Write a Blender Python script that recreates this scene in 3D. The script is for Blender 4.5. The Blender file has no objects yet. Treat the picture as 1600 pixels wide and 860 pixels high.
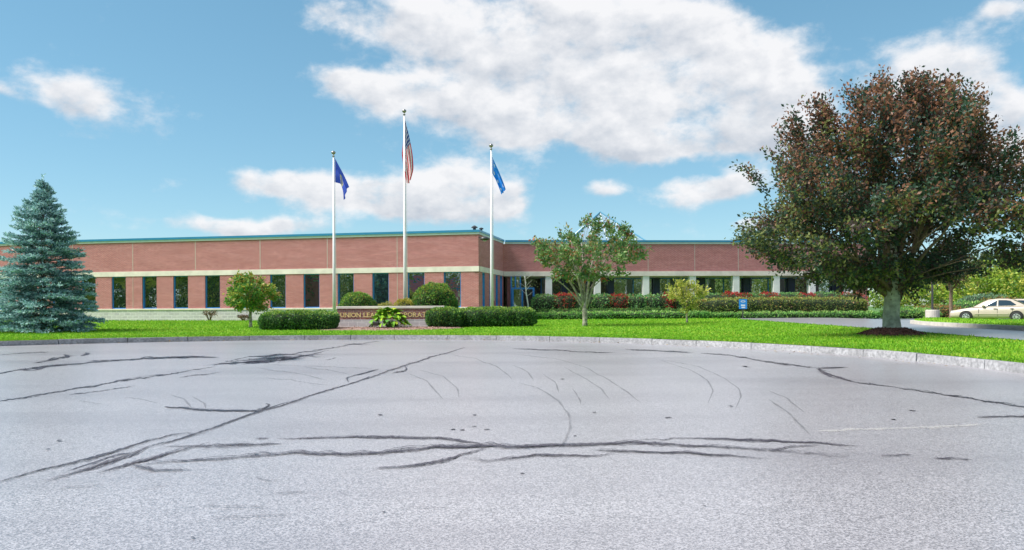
import bpy, math, random
import numpy as np
from mathutils import Vector, Matrix
random.seed(7)
rng = np.random.default_rng(7)
R = math.radians
sc = bpy.context.scene
col = sc.collection

# ------------------------------------------------------------------ camera
EYE, ROLL, FPX, HY = 1.25, 0.0052, 1200.0, 480.0
cam_d = bpy.data.cameras.new('camera')
cam = bpy.data.objects.new('camera', cam_d)
col.objects.link(cam)
cam_d.sensor_width = 36
cam_d.lens = 27
cam_d.shift_y = 0.03125
cam_d.clip_end = 3000
cam.matrix_world = Matrix.Translation((0, 0, EYE)) @ Matrix.Rotation(R(90), 4, 'X') @ Matrix.Rotation(-ROLL, 4, 'Z')
sc.camera = cam

# ------------------------------------------------------------------ light and exposure
SUN_AZ, SUN_EL = R(-102), R(51)          # azimuth from +Y towards +X
sun_d = bpy.data.lights.new('sun', 'SUN')
sun = bpy.data.objects.new('sun', sun_d)
col.objects.link(sun)
sun_d.energy = 2.7
sun_d.angle = R(26)
sun_d.color = (1.0, 0.95, 0.88)
sdir = Vector((math.sin(SUN_AZ) * math.cos(SUN_EL), math.cos(SUN_AZ) * math.cos(SUN_EL), math.sin(SUN_EL)))
sun.rotation_euler = sdir.to_track_quat('Z', 'Y').to_euler()
sc.view_settings.view_transform = 'Standard'
sc.view_settings.look = 'None'
sc.view_settings.gamma = 1
sc.view_settings.use_curve_mapping = False
sc.view_settings.exposure = 1.5


class NT:
    """small helper to write node graphs as expressions"""
    def __init__(s, tree):
        s.t = tree

    def n(s, kind, **kw):
        nd = s.t.nodes.new(kind)
        for k, v in kw.items():
            setattr(nd, k, v)
        return nd

    def put(s, sock, v):
        if isinstance(v, bpy.types.NodeSocket):
            s.t.links.new(v, sock)
        else:
            sock.default_value = v

    def m(s, op, a, b=None, c=None, clamp=False):
        nd = s.n('ShaderNodeMath', operation=op, use_clamp=clamp)
        for i, v in enumerate((a, b, c)):
            if v is not None:
                s.put(nd.inputs[i], v)
        return nd.outputs[0]

    def vm(s, op, a, b=None):
        nd = s.n('ShaderNodeVectorMath', operation=op)
        s.put(nd.inputs[0], a)
        if b is not None:
            s.put(nd.inputs[1], b)
        return nd.outputs[0]

    def mix(s, f, a, b):
        nd = s.n('ShaderNodeMix', data_type='RGBA')
        s.put(nd.inputs[0], f)
        s.put(nd.inputs[6], a if isinstance(a, bpy.types.NodeSocket) else (*a, 1))
        s.put(nd.inputs[7], b if isinstance(b, bpy.types.NodeSocket) else (*b, 1))
        return nd.outputs[2]

    def step(s, v, lo, hi, a=0.0, b=1.0):
        nd = s.n('ShaderNodeMapRange', interpolation_type='SMOOTHSTEP')
        for i, q in enumerate((v, lo, hi, a, b)):
            s.put(nd.inputs[i], q)
        return nd.outputs[0]

    def noise(s, vec, scale, detail=4, rough=.55, dist=0.0):
        nd = s.n('ShaderNodeTexNoise')
        s.put(nd.inputs['Vector'], vec)
        nd.inputs['Scale'].default_value = scale
        nd.inputs['Detail'].default_value = detail
        nd.inputs['Roughness'].default_value = rough
        nd.inputs['Distortion'].default_value = dist
        return nd.outputs[0]

    def comb(s, x, y, z=0.0):
        nd = s.n('ShaderNodeCombineXYZ')
        for i, v in enumerate((x, y, z)):
            s.put(nd.inputs[i], v)
        return nd.outputs[0]


# ------------------------------------------------------------------ world: sky with cumulus clouds
world = bpy.data.worlds.new('World')
sc.world = world
world.use_nodes = True
world.cycles.sampling_method = 'MANUAL'
world.cycles.sample_map_resolution = 256
wt = NT(world.node_tree)
world.node_tree.nodes.clear()
w_out = wt.n('ShaderNodeOutputWorld')
w_bg = wt.n('ShaderNodeBackground')
SKY_STRENGTH = 0.1
w_bg.inputs['Strength'].default_value = SKY_STRENGTH
world.node_tree.links.new(w_bg.outputs[0], w_out.inputs[0])
sky = wt.n('ShaderNodeTexSky', sky_type='NISHITA')
sky.sun_disc = False
sky.sun_elevation = SUN_EL
sky.sun_rotation = SUN_AZ
sky.air_density = 0.9
sky.dust_density = 0.0
sky.ozone_density = 2.5
tc = wt.n('ShaderNodeTexCoord')
sep = wt.n('ShaderNodeSeparateXYZ')
world.node_tree.links.new(tc.outputs['Generated'], sep.inputs[0])
dx, dy, dz = sep.outputs
az = wt.m('ARCTAN2', dx, dy)
el = wt.m('ARCSINE', dz)
# cumulus banks: azimuth and elevation of each, half widths (degrees), weight
CLOUDS = []


def cloud(px, py, rx, ry, a=1.0):
    A_ = math.degrees(math.atan((px - 800) / FPX))
    h_ = HY - (px - 800) * ROLL
    E_ = math.degrees(math.atan((h_ - py) / FPX * math.cos(R(A_))))
    k = math.degrees(1 / FPX) * math.cos(R(A_)) ** 2
    CLOUDS.append((A_, E_, rx * k, ry * k / math.cos(R(A_)), a))


for c in ((130, 150, 74, 46, 1.2), (5, 143, 28, 14, .8), (520, 125, 60, 20, .8), (590, 140, 70, 28, .9), (530, 20, 50, 28, .75), (690, 150, 80, 40, .9),
          (660, 35, 80, 50), (790, 50, 110, 60), (930, 30, 130, 50), (1060, 40, 90, 40), (870, 110, 140, 42), (1130, 62, 40, 28, .8),
          (800, 180, 120, 28, .95), (980, 175, 130, 40), (1130, 160, 90, 48), (1200, 125, 60, 45), (1080, 218, 120, 24, 1), (1210, 205, 70, 44, 1.1), (1040, 228, 110, 22, .9), (1225, 160, 50, 50, 1), (905, 205, 110, 22, .9),
          (560, 300, 110, 26), (660, 310, 110, 30), (745, 290, 78, 46), (800, 310, 40, 26, .9), (430, 285, 80, 17, .85), (330, 349, 100, 17), (420, 353, 60, 12, .8),
          (1075, 302, 50, 22, .95), (1140, 298, 55, 24, .95), (962, 292, 28, 11, .72), (1170, 364, 44, 11, .85), (1430, 95, 90, 40), (1540, 120, 90, 50), (1570, 190, 60, 50),
          (1380, 160, 60, 30, .7), (1575, 12, 60, 16, .75), (1245, 60, 60, 30, .5), (785, 222, 40, 12, .7), (1500, 260, 90, 40, .7)):
    cloud(*c)
warp_v = wt.comb(az, wt.m('MULTIPLY', el, 1.4), 0.7)
wn = wt.n('ShaderNodeTexNoise')
wt.put(wn.inputs['Vector'], warp_v)
wn.inputs['Scale'].default_value = 7.0
wn.inputs['Detail'].default_value = 4
wsep = wt.n('ShaderNodeSeparateColor')
wt.put(wsep.inputs[0], wn.outputs['Color'])
azw = wt.m('MULTIPLY_ADD', wt.m('SUBTRACT', wsep.outputs[0], .5), .12, az)
elw = wt.m('MULTIPLY_ADD', wt.m('SUBTRACT', wsep.outputs[1], .5), .055, el)
G = W = None
for (a0, e0, rw, rh, wgt) in CLOUDS:
    ddx = wt.m('MULTIPLY', wt.m('SUBTRACT', azw, R(a0)), 1 / R(rw))
    ddy = wt.m('MULTIPLY', wt.m('SUBTRACT', elw, R(e0)), 1 / R(rh))
    q = wt.m('MULTIPLY_ADD', ddx, ddx, wt.m('MULTIPLY', ddy, ddy))
    g = wt.m('MULTIPLY', wt.m('EXPONENT', wt.m('MULTIPLY', q, -0.9)), wgt)
    gw = wt.m('MULTIPLY', g, ddy)
    G = g if G is None else wt.m('ADD', G, g)
    W = gw if W is None else wt.m('ADD', W, gw)
G = wt.m('MINIMUM', G, 1.0)
rel = wt.m('DIVIDE', W, wt.m('ADD', G, 0.15))
# the same kind of broken cumulus goes on over the rest of the sky
zc = wt.m('MAXIMUM', dz, 0.06)
plane = wt.comb(wt.m('DIVIDE', dx, zc), wt.m('DIVIDE', dy, zc), 0.3)
gen = wt.noise(plane, 0.75, 3, .5)
gen = wt.step(gen, 0.44, 0.66)
fa = wt.step(wt.m('ABSOLUTE', az), R(37), R(52))
fe = wt.step(el, R(24), R(34))
outside = wt.m('MAXIMUM', fa, fe)
G = wt.m('ADD', G, wt.m('MULTIPLY', gen, outside))
cv = wt.comb(az, wt.m('MULTIPLY', el, 1.5), 0.0)
n_big = wt.noise(cv, 10.0, 7, .58)
n_fine = wt.noise(cv, 34.0, 5, .62)
dens = wt.m('ADD', G, wt.m('MULTIPLY', wt.m('SUBTRACT', n_big, .5), 2.0))
dens = wt.m('ADD', dens, wt.m('MULTIPLY', wt.m('SUBTRACT', n_fine, .5), .75))
cover = wt.step(dens, 0.20, 0.98)
cv_up = wt.vm('ADD', cv, (.012, .026, 0))
n_up = wt.noise(cv_up, 10.0, 7, .58)
relief = wt.m('SUBTRACT', n_big, n_up)
lit = wt.m('ADD', wt.m('MULTIPLY', relief, 3.2), wt.m('MULTIPLY_ADD', rel, .50, .60))
lit = wt.m('ADD', lit, wt.m('MULTIPLY', wt.m('SUBTRACT', 1.0, wt.step(dens, .5, 1.3)), .25), clamp=True)
CW = 3.35
cl_col = wt.mix(lit, (CW * .60, CW * .65, CW * .73), (CW * 1.0, CW * 1.0, CW * 1.02))
hz = wt.step(el, R(0), R(14), 1.0, 0.0)
blue = wt.n('ShaderNodeHueSaturation')
blue.inputs['Saturation'].default_value = 1.15
blue.inputs['Value'].default_value = 0.62
blue.inputs['Hue'].default_value = 0.485
world.node_tree.links.new(sky.outputs[0], blue.inputs['Color'])
gam = wt.n('ShaderNodeGamma')
wt.put(gam.inputs[0], blue.outputs[0])
gam.inputs[1].default_value = 0.62
skyc = wt.mix(1.0, (0, 0, 0), gam.outputs[0])
skyc = wt.vm('MULTIPLY', skyc, (.99, 1.22, 1.30))
cover = wt.m('MULTIPLY', cover, wt.step(el, R(1.0), R(5), 0.0, 0.97))
final = wt.mix(cover, skyc, cl_col)
world.node_tree.links.new(final, w_bg.inputs['Color'])


# ------------------------------------------------------------------ ground height and pixel -> ground
CX, CY, CR = -7.0, 14.0, 16.2           # centre and radius of the paved turning circle


def T(x, y):
    """height of the lawn"""
    dk = max(0.0, math.hypot(x - CX, y - CY) - CR)
    t = .17 + .2 * (1 - math.exp(-dk / 6)) + .003 * dk
    s = min(1, max(0, (x - 19) / 10)) if x > 19 else 0
    s = s * s * (3 - 2 * s)
    return t * (1 - s) + .15 * s


def ray(px, py):
    cx = (px - 800) / FPX
    cy = (HY - py) / FPX
    return cx + cy * ROLL, 1.0, -cx * ROLL + cy


def flat(px, py, z=0.0):
    r = ray(px, py)
    t = (z - EYE) / r[2]
    return r[0] * t, t


def ground(px, py):
    z = .25
    for _ in range(40):
        x, y = flat(px, py, z)
        z = .5 * z + .5 * T(x, y)
    x, y = flat(px, py, z)
    return x, y, T(x, y)


def at_d(px, py, d):
    r = ray(px, py)
    return r[0] * d, d, EYE + r[2] * d


# ------------------------------------------------------------------ materials
MATS = {}


def base_mat(name):
    m = bpy.data.materials.new(name)
    m.use_nodes = True
    MATS[name] = m
    nt = NT(m.node_tree)
    b = m.node_tree.nodes['Principled BSDF']
    return m, nt, b


def mat(name, color, rough=.6, var=.12, scale=3.0, bump=0.0, bscale=30.0, metal=0.0, spec=.5, var2=0.0, scale2=.3):
    m, nt, b = base_mat(name)
    tc_ = nt.n('ShaderNodeTexCoord').outputs['Object']
    n1 = nt.noise(tc_, scale, 5)
    lo = tuple(c * (1 - var) for c in color)
    hi = tuple(c * (1 + var) for c in color)
    c = nt.mix(nt.step(n1, .3, .7), lo, hi)
    if var2:
        n2 = nt.noise(tc_, scale2, 3)
        c = nt.mix(nt.m('MULTIPLY', nt.step(n2, .35, .7), var2), c, tuple(q * .55 for q in color))
    nt.put(b.inputs['Base Color'], c)
    b.inputs['Roughness'].default_value = rough
    b.inputs['Metallic'].default_value = metal
    b.inputs['Specular IOR Level'].default_value = spec
    if bump:
        bp = nt.n('ShaderNodeBump')
        bp.inputs['Strength'].default_value = bump
        bp.inputs['Distance'].default_value = .02
        nt.put(bp.inputs['Height'], nt.noise(tc_, bscale, 4))
        nt.put(b.inputs['Normal'], bp.outputs[0])
    return m


def brick_mat(name, c1, c2, mortar, bw=.21, bh=.071, ms=.011, var=.25):
    m, nt, b = base_mat(name)
    uv = nt.n('ShaderNodeUVMap').outputs[0]
    br = nt.n('ShaderNodeTexBrick')
    nt.put(br.inputs['Vector'], uv)
    br.inputs['Color1'].default_value = (*c1, 1)
    br.inputs['Color2'].default_value = (*c2, 1)
    br.inputs['Mortar'].default_value = (*mortar, 1)
    br.inputs['Scale'].default_value = 1.0
    br.inputs['Brick Width'].default_value = bw
    br.inputs['Row Height'].default_value = bh
    br.inputs['Mortar Size'].default_value = ms
    br.inputs['Mortar Smooth'].default_value = .2
    n = nt.noise(nt.vm('MULTIPLY', uv, (.5, 2.2, 1)), 1.2, 6, .6)
    c = nt.mix(nt.m('MULTIPLY', nt.step(n, .3, .75), var), br.outputs[0], tuple(q * .5 for q in c1))
    n3 = nt.noise(nt.vm('MULTIPLY', uv, (3.0, 13.0, 1)), 1.0, 3, .6)
    c = nt.mix(nt.m('MULTIPLY', nt.step(n3, .42, .7), .38), c, tuple(q * .55 for q in c1))
    nt.put(b.inputs['Base Color'], c)
    b.inputs['Roughness'].default_value = .85
    bp = nt.n('ShaderNodeBump')
    bp.inputs['Strength'].default_value = .5
    bp.inputs['Distance'].default_value = .01
    nt.put(bp.inputs['Height'], nt.m('SUBTRACT', 1.0, br.outputs[1]))
    nt.put(b.inputs['Normal'], bp.outputs[0])
    return m


brick = brick_mat('red_brick', (.57, .170, .168), (.45, .118, .125), (.58, .37, .38), var=.38)
sign_brick = brick_mat('sign_brick', (.40, .11, .085), (.22, .08, .085), (.50, .40, .38), var=.1)
block = brick_mat('grey_split_block', (.62, .58, .60), (.50, .47, .50), (.72, .69, .70), .41, .2, .02, .2)
stone_band = mat('pale_concrete', (.82, .71, .66), .8, .08, 2, .2, 20, var2=.25, scale2=.8)
column_white = mat('column_concrete', (.90, .86, .86), .7, .05, 3, .15, 15, var2=.15, scale2=1.2)
joint_m = mat('joint_sealant', (.50, .40, .37), .8)
skylight_metal = mat('weathered_blue_metal', (.10, .28, .40), .5, .06, 2)
coping_blue = mat('blue_coping_metal', (.03, .22, .42), .35, .06, 2, spec=.6)
fascia_m = mat('pale_fascia_metal', (.62, .66, .68), .5, .05)
frame_blue = mat('blue_window_frame', (.03, .22, .62), .4, .06)
post_dark = mat('dark_blue_post', (.02, .035, .10), .4, .1)
white_paint = mat('white_pole_paint', (.82, .78, .79), .35, .04, 3)
roof_m = mat('roof_membrane', (.35, .35, .34), .9)
soffit_m = mat('soffit_panel', (.45, .44, .42), .8)
interior_m = mat('dim_interior', (.10, .10, .11), .9)
granite = mat('granite_kerb', (.33, .33, .345), .8, .3, 14, .6, 40, var2=.5, scale2=1.6)
dark_metal = mat('dark_bronze_metal', (.05, .05, .055), .4)
concrete_m = mat('concrete_base', (.52, .49, .44), .85, .1, 5, .3, 25, var2=.2, scale2=1.5)
bark_pale = mat('mottled_bark', (.34, .31, .25), .9, .45, 9, .8, 22, var2=.6, scale2=5)
bark_beech = mat('lichen_beech_bark', (.42, .44, .36), .9, .35, 7, .9, 18, var2=.6, scale2=3)
bark_brown = mat('brown_bark', (.17, .12, .085), .9, .3, 12, .8, 30)
birch = mat('white_birch_bark', (.72, .70, .66), .7, .15, 9, .2, 20)
steel_ball = mat('flagpole_finial', (.30, .28, .25), .3, .05, metal=.8)
gold = mat('gold_letter_leaf', (.92, .70, .32), .35, .06, 20, metal=.15)
sign_blue = mat('sign_blue_paint', (.03, .27, .72), .4, .03)
sign_white = mat('sign_white_paint', (.8, .82, .85), .4, .03)
mulch = mat('bark_mulch', (.17, .075, .055), .95, .55, 30, 1.0, 45, var2=.4, scale2=4)
mulch_pale = mat('weathered_mulch', (.30, .19, .15), .95, .4, 25, 1.0, 40, var2=.4, scale2=3)
car_paint = mat('champagne_paint', (.47, .40, .33), .42, .02, 2, spec=.7)
tyre_m = mat('tyre_rubber', (.018, .018, .02), .8)
rim_m = mat('wheel_alloy', (.62, .63, .65), .3, .05, 9, metal=.6)
trim_m = mat('black_trim', (.015, .015, .017), .5)
red_lens = mat('red_lens', (.55, .015, .02), .2, .04)
lamp_lens = mat('clear_lens', (.7, .72, .75), .1, .04)


def glass_mat(name, tint, refl, wav=.004, rough=.02):
    m, nt, b = base_mat(name)
    m.node_tree.nodes.remove(b)
    out = m.node_tree.nodes['Material Output']
    d = nt.n('ShaderNodeBsdfDiffuse')
    d.inputs[0].default_value = (*tint, 1)
    g = nt.n('ShaderNodeBsdfGlossy')
    g.inputs['Color'].default_value = (.86, .93, 1, 1)
    g.inputs['Roughness'].default_value = rough
    tc_ = nt.n('ShaderNodeTexCoord').outputs['Object']
    bp = nt.n('ShaderNodeBump')
    bp.inputs['Strength'].default_value = 1.0
    bp.inputs['Distance'].default_value = wav
    nt.put(bp.inputs['Height'], nt.noise(tc_, 1.4, 2))
    nt.put(g.inputs['Normal'], bp.outputs[0])
    lw = nt.n('ShaderNodeLayerWeight')
    lw.inputs[0].default_value = .25
    fac = nt.m('MULTIPLY_ADD', lw.outputs[0], .6, refl, clamp=True)
    mx = nt.n('ShaderNodeMixShader')
    nt.put(mx.inputs[0], fac)
    m.node_tree.links.new(d.outputs[0], mx.inputs[1])
    m.node_tree.links.new(g.outputs[0], mx.inputs[2])
    m.node_tree.links.new(mx.outputs[0], out.inputs[0])
    return m


pane_m = glass_mat('tinted_window_glass', (.006, .009, .014), .42, .012)
porch_glass = glass_mat('porch_window_glass', (.006, .012, .012), .6, .01)
car_glass = glass_mat('car_window_glass', (.02, .03, .035), .12, .0)
skylight_glass = glass_mat('skylight_glass', (.30, .42, .48), .25, .003, .15)


def foliage_mat(name, transl=.35, gloss=.35):
    m, nt, b = base_mat(name)
    at = nt.n('ShaderNodeAttribute', attribute_name='tint')
    nt.put(b.inputs['Base Color'], at.outputs['Color'])
    b.inputs['Roughness'].default_value = .5
    b.inputs['Specular IOR Level'].default_value = gloss
    tr = nt.n('ShaderNodeBsdfTranslucent')
    nt.put(tr.inputs[0], at.outputs['Color'])
    mx = nt.n('ShaderNodeMixShader')
    mx.inputs[0].default_value = transl
    m.node_tree.links.new(b.outputs[0], mx.inputs[1])
    m.node_tree.links.new(tr.outputs[0], mx.inputs[2])
    m.node_tree.links.new(mx.outputs[0], m.node_tree.nodes['Material Output'].inputs[0])
    return m


leaf_m = foliage_mat('leaf_tissue')
needle_m = foliage_mat('spruce_needles', .12, .3)
grass_m = foliage_mat('grass_blades', .3, .2)


def asphalt_mat(name, tone=1.0, spec=1.0, rough=.30):
    m, nt, b = base_mat(name)
    tc_ = nt.n('ShaderNodeTexCoord').outputs['Object']
    vo = nt.n('ShaderNodeTexVoronoi')
    nt.put(vo.inputs['Vector'], tc_)
    vo.inputs['Scale'].default_value = 105
    sp = nt.n('ShaderNodeSeparateColor')
    nt.put(sp.inputs[0], vo.outputs['Color'])
    n2 = nt.noise(tc_, 80, 4, .7)
    chip = nt.m('ADD', nt.m('MULTIPLY', sp.outputs[0], .55), nt.m('MULTIPLY', n2, .45))
    c = nt.mix(nt.step(chip, .22, .8), (.165 * tone, .156 * tone, .17 * tone), (.46 * tone, .438 * tone, .466 * tone))
    n4 = nt.noise(nt.vm('MULTIPLY', tc_, (.25, .9, 1)), .5, 5, .6)
    c = nt.mix(nt.m('MULTIPLY', nt.step(n4, .40, .70), .42), c, (.16 * tone, .145 * tone, .165 * tone))
    n5 = nt.noise(tc_, 7, 4, .6)
    c = nt.mix(nt.m('MULTIPLY', nt.step(n5, .62, .74), .25), c, (.09, .085, .10))
    nt.put(b.inputs['Base Color'], c)
    b.inputs['Roughness'].default_value = rough
    b.inputs['Specular IOR Level'].default_value = spec
    b.inputs['Sheen Weight'].default_value = .12
    b.inputs['Sheen Roughness'].default_value = .3
    b.inputs['Sheen Tint'].default_value = (.86, .93, 1, 1)
    bp = nt.n('ShaderNodeBump')
    bp.inputs['Strength'].default_value = .16
    bp.inputs['Distance'].default_value = .004
    nt.put(bp.inputs['Height'], nt.m('ADD', chip, vo.outputs['Distance']))
    nt.put(b.inputs['Normal'], bp.outputs[0])
    return m


asphalt = asphalt_mat('worn_asphalt', 1.0)
asphalt_drive = asphalt_mat('drive_asphalt', .8)


def mark_mat(name, color, cut, soft=.2, amount=1.0, rough=.5):
    """tar and rubber on the paving, worn through in patches"""
    m, nt, b = base_mat(name)
    b.inputs['Base Color'].default_value = (*color, 1)
    b.inputs['Roughness'].default_value = rough
    tc_ = nt.n('ShaderNodeTexCoord').outputs['Object']
    n = nt.noise(tc_, 22, 6, .75)
    n2 = nt.noise(tc_, 1.3, 3, .5)
    e = nt.n('ShaderNodeAttribute', attribute_name='edge').outputs['Fac']
    v = nt.m('ADD', nt.m('MULTIPLY', n, .6), nt.m('MULTIPLY', n2, .4))
    v = nt.m('ADD', v, nt.m('MULTIPLY', nt.m('SUBTRACT', e, .5), .55))
    a = nt.m('MULTIPLY', nt.step(v, cut - soft, cut + soft), amount)
    nt.put(b.inputs['Alpha'], a)
    return m


tar_m = mark_mat('crack_seal_tar', (.028, .023, .034), .44, .07, 1.0, .4)
stain_m = mark_mat('tar_stain', (.11, .10, .115), .62, .26, .55, .6)
smear_m = mark_mat('smeared_tar', (.055, .046, .064), .56, .12, .88, .5)
rubber_m = mark_mat('tyre_rubber_trace', (.07, .066, .075), .55, .3, .34)
chalk_m = mark_mat('pale_scrape', (.55, .53, .50), .6, .25, .4, .8)


def lawn_mat():
    m, nt, b = base_mat('lawn_turf')
    tc_ = nt.n('ShaderNodeTexCoord').outputs['Object']
    n1 = nt.noise(tc_, 30, 5, .7)
    n2 = nt.noise(tc_, .35, 4, .6)
    c = nt.mix(nt.step(n1, .3, .7), (.13, .32, .014), (.22, .43, .025))
    c = nt.mix(nt.m('MULTIPLY', nt.step(n2, .45, .7), .5), c, (.20, .36, .025))
    nt.put(b.inputs['Base Color'], c)
    b.inputs['Roughness'].default_value = .9
    b.inputs['Specular IOR Level'].default_value = .1
    bp = nt.n('ShaderNodeBump')
    bp.inputs['Strength'].default_value = .8
    bp.inputs['Distance'].default_value = .03
    nt.put(bp.inputs['Height'], nt.noise(tc_, 60, 3))
    nt.put(b.inputs['Normal'], bp.outputs[0])
    return m


lawn_m = lawn_mat()
earth_m = mat('far_field', (.07, .16, .03), .95, .3, .2, var2=.4, scale2=.03)
core_m = mat('core_shade', (.020, .035, .014), .95, .3, 12)  # near-black green, the shade inside shrubs put into colour


# ------------------------------------------------------------------ object helpers
def tag(o, label=None, cat=None, group=None, kind=None):
    for k, v in (('label', label), ('category', cat), ('group', group), ('kind', kind)):
        if v:
            o[k] = v
    return o


def attach(o, parent):
    if parent is not None:
        o.parent = parent
        if parent.parent is None and parent.type == 'EMPTY':
            o.matrix_parent_inverse = Matrix.Translation(-Vector(parent.location))


def empty(name, loc, label, cat, group=None):
    o = bpy.data.objects.new(name, None)
    col.objects.link(o)
    o.location = loc
    o.empty_display_size = .2
    return tag(o, label, cat, group)


class MB:
    def __init__(s):
        s.v, s.f = [], []

    def quad(s, a, b, c, d):
        n = len(s.v)
        s.v += [tuple(a), tuple(b), tuple(c), tuple(d)]
        s.f.append((n, n + 1, n + 2, n + 3))
        return s

    def poly(s, pts):
        n = len(s.v)
        s.v += [tuple(p) for p in pts]
        s.f.append(tuple(range(n, n + len(pts))))
        return s

    def hexa(s, p):
        """eight corners: bottom four (ccw), top four"""
        n = len(s.v)
        s.v += [tuple(q) for q in p]
        for f in ((3, 2, 1, 0), (4, 5, 6, 7), (0, 1, 5, 4), (1, 2, 6, 5), (2, 3, 7, 6), (3, 0, 4, 7)):
            s.f.append(tuple(n + i for i in f))
        return s

    def box(s, x0, x1, y0, y1, z0, z1):
        return s.hexa([(x0, y0, z0), (x1, y0, z0), (x1, y1, z0), (x0, y1, z0),
                       (x0, y0, z1), (x1, y0, z1), (x1, y1, z1), (x0, y1, z1)])

    def tube(s, pts, rad, sides=8, cap=True):
        pts = [Vector(p) for p in pts]
        n0 = len(s.v)
        ref = Vector((.31, .17, .93)) if abs((pts[-1] - pts[0]).normalized().z) < .9 else Vector((1, .1, 0))
        for i, p in enumerate(pts):
            d = (pts[min(i + 1, len(pts) - 1)] - pts[max(i - 1, 0)]).normalized()
            a = d.cross(ref).normalized()
            b = d.cross(a)
            for k in range(sides):
                t = 2 * math.pi * k / sides
                s.v.append(tuple(p + (a * math.cos(t) + b * math.sin(t)) * rad[i]))
        for i in range(len(pts) - 1):
            for k in range(sides):
                a0 = n0 + i * sides + k
                a1 = n0 + i * sides + (k + 1) % sides
                s.f.append((a0, a0 + sides, a1 + sides, a1))
        if cap:
            s.f.append(tuple(n0 + k for k in range(sides)))
            e = n0 + (len(pts) - 1) * sides
            s.f.append(tuple(e + sides - 1 - k for k in range(sides)))
        return s

    def lathe(s, c, prof, sides=16):
        n0 = len(s.v)
        for (r, z) in prof:
            for k in range(sides):
                t = 2 * math.pi * k / sides
                s.v.append((c[0] + r * math.cos(t), c[1] + r * math.sin(t), c[2] + z))
        for i in range(len(prof) - 1):
            for k in range(sides):
                a0 = n0 + i * sides + k
                a1 = n0 + i * sides + (k + 1) % sides
                s.f.append((a0, a1, a1 + sides, a0 + sides))
        e = n0 + (len(prof) - 1) * sides
        s.f.append(tuple(n0 + sides - 1 - k for k in range(sides)))
        s.f.append(tuple(e + k for k in range(sides)))
        return s

    def build(s, name, m, parent=None, smooth=False, bevel=0.0):
        me = bpy.data.meshes.new(name)
        me.from_pydata(s.v, [], s.f)
        me.validate()
        uv = me.uv_layers.new(name='UVMap')
        for p in me.polygons:
            n = p.normal
            for li in p.loop_indices:
                c = me.vertices[me.loops[li].vertex_index].co
                if abs(n.z) > .8:
                    u, v = c.x, c.y
                elif abs(n.x) > abs(n.y):
                    u, v = c.y, c.z
                else:
                    u, v = c.x * 1.0, c.z
                uv.data[li].uv = (u, v)
            p.use_smooth = smooth
        me.materials.append(m)
        o = bpy.data.objects.new(name, me)
        col.objects.link(o)
        attach(o, parent)
        if bevel:
            md = o.modifiers.new('edge', 'BEVEL')
            md.width = bevel
            md.segments = 2
        return o


def big_quads(name, V, ncol, m, parent=None):
    """V: (N,4,3) loose quads, ncol: (N,3) colour of each"""
    N = len(V)
    me = bpy.data.meshes.new(name)
    me.vertices.add(4 * N)
    me.vertices.foreach_set('co', V.astype(np.float32).ravel())
    me.loops.add(4 * N)
    me.loops.foreach_set('vertex_index', np.arange(4 * N, dtype=np.int32))
    me.polygons.add(N)
    me.polygons.foreach_set('loop_start', np.arange(0, 4 * N, 4, dtype=np.int32))
    at = me.attributes.new('tint', 'FLOAT_COLOR', 'POINT')
    cc = np.ones((N, 4, 4), np.float32)
    cc[:, :, :3] = ncol[:, None, :]
    at.data.foreach_set('color', cc.ravel())
    me.update(calc_edges=True)
    me.materials.append(m)
    o = bpy.data.objects.new(name, me)
    col.objects.link(o)
    attach(o, parent)
    return o


def unit(a):
    return a / np.maximum(np.linalg.norm(a, axis=-1, keepdims=True), 1e-9)


def leaf_quads(P, D, size, aspect=.55, flat_z=0.0):
    """diamond leaves from base points P along D"""
    N = len(P)
    D = unit(D)
    rnd = unit(rng.normal(size=(N, 3)))
    if flat_z:
        rnd = unit(rnd * (1 - flat_z) + np.array([0, 0, 1.0]) * flat_z)
    S = unit(np.cross(D, rnd))
    s = size[:, None] if np.ndim(size) else size
    V = np.empty((N, 4, 3))
    V[:, 0] = P
    V[:, 1] = P + D * s * .5 + S * s * aspect * .5
    V[:, 2] = P + D * s
    V[:, 3] = P + D * s * .5 - S * s * aspect * .5
    return V


def blend_cols(palette, w, jitter=.18, rnd=None):
    """palette (K,3), w (N,K) weights: picks one colour for each leaf"""
    w = w / w.sum(1, keepdims=True)
    cs = np.cumsum(w, 1)
    k = ((rng.random((len(w), 1)) if rnd is None else rnd[:, None]) > cs).sum(1).clip(0, len(palette) - 1)
    c = np.array(palette)[k]
    return c * (1 + rng.uniform(-jitter, jitter, (len(w), 1)))


def vnoise(P, f, seed=0):
    """cheap smooth noise in -1..1"""
    r = np.random.default_rng(seed)
    out = np.zeros(len(P))
    for k in range(6):
        d = r.normal(size=3)
        d /= np.linalg.norm(d)
        out += np.sin((P @ d) * f * r.uniform(.7, 1.6) + r.uniform(0, 6.3))
    return out / 3.2


# ================================================================== the setting
g_ = MB().quad((-700, -700, -.12), (700, -700, -.12), (700, 900, -.12), (-700, 900, -.12)).build('ground', earth_m)
tag(g_, kind='structure')
lot = MB().quad((-44, -60, 0), (48, -60, 0), (48, 33, 0), (-44, 33, 0)).build('parking_lot', asphalt)
tag(lot, kind='structure')

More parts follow.
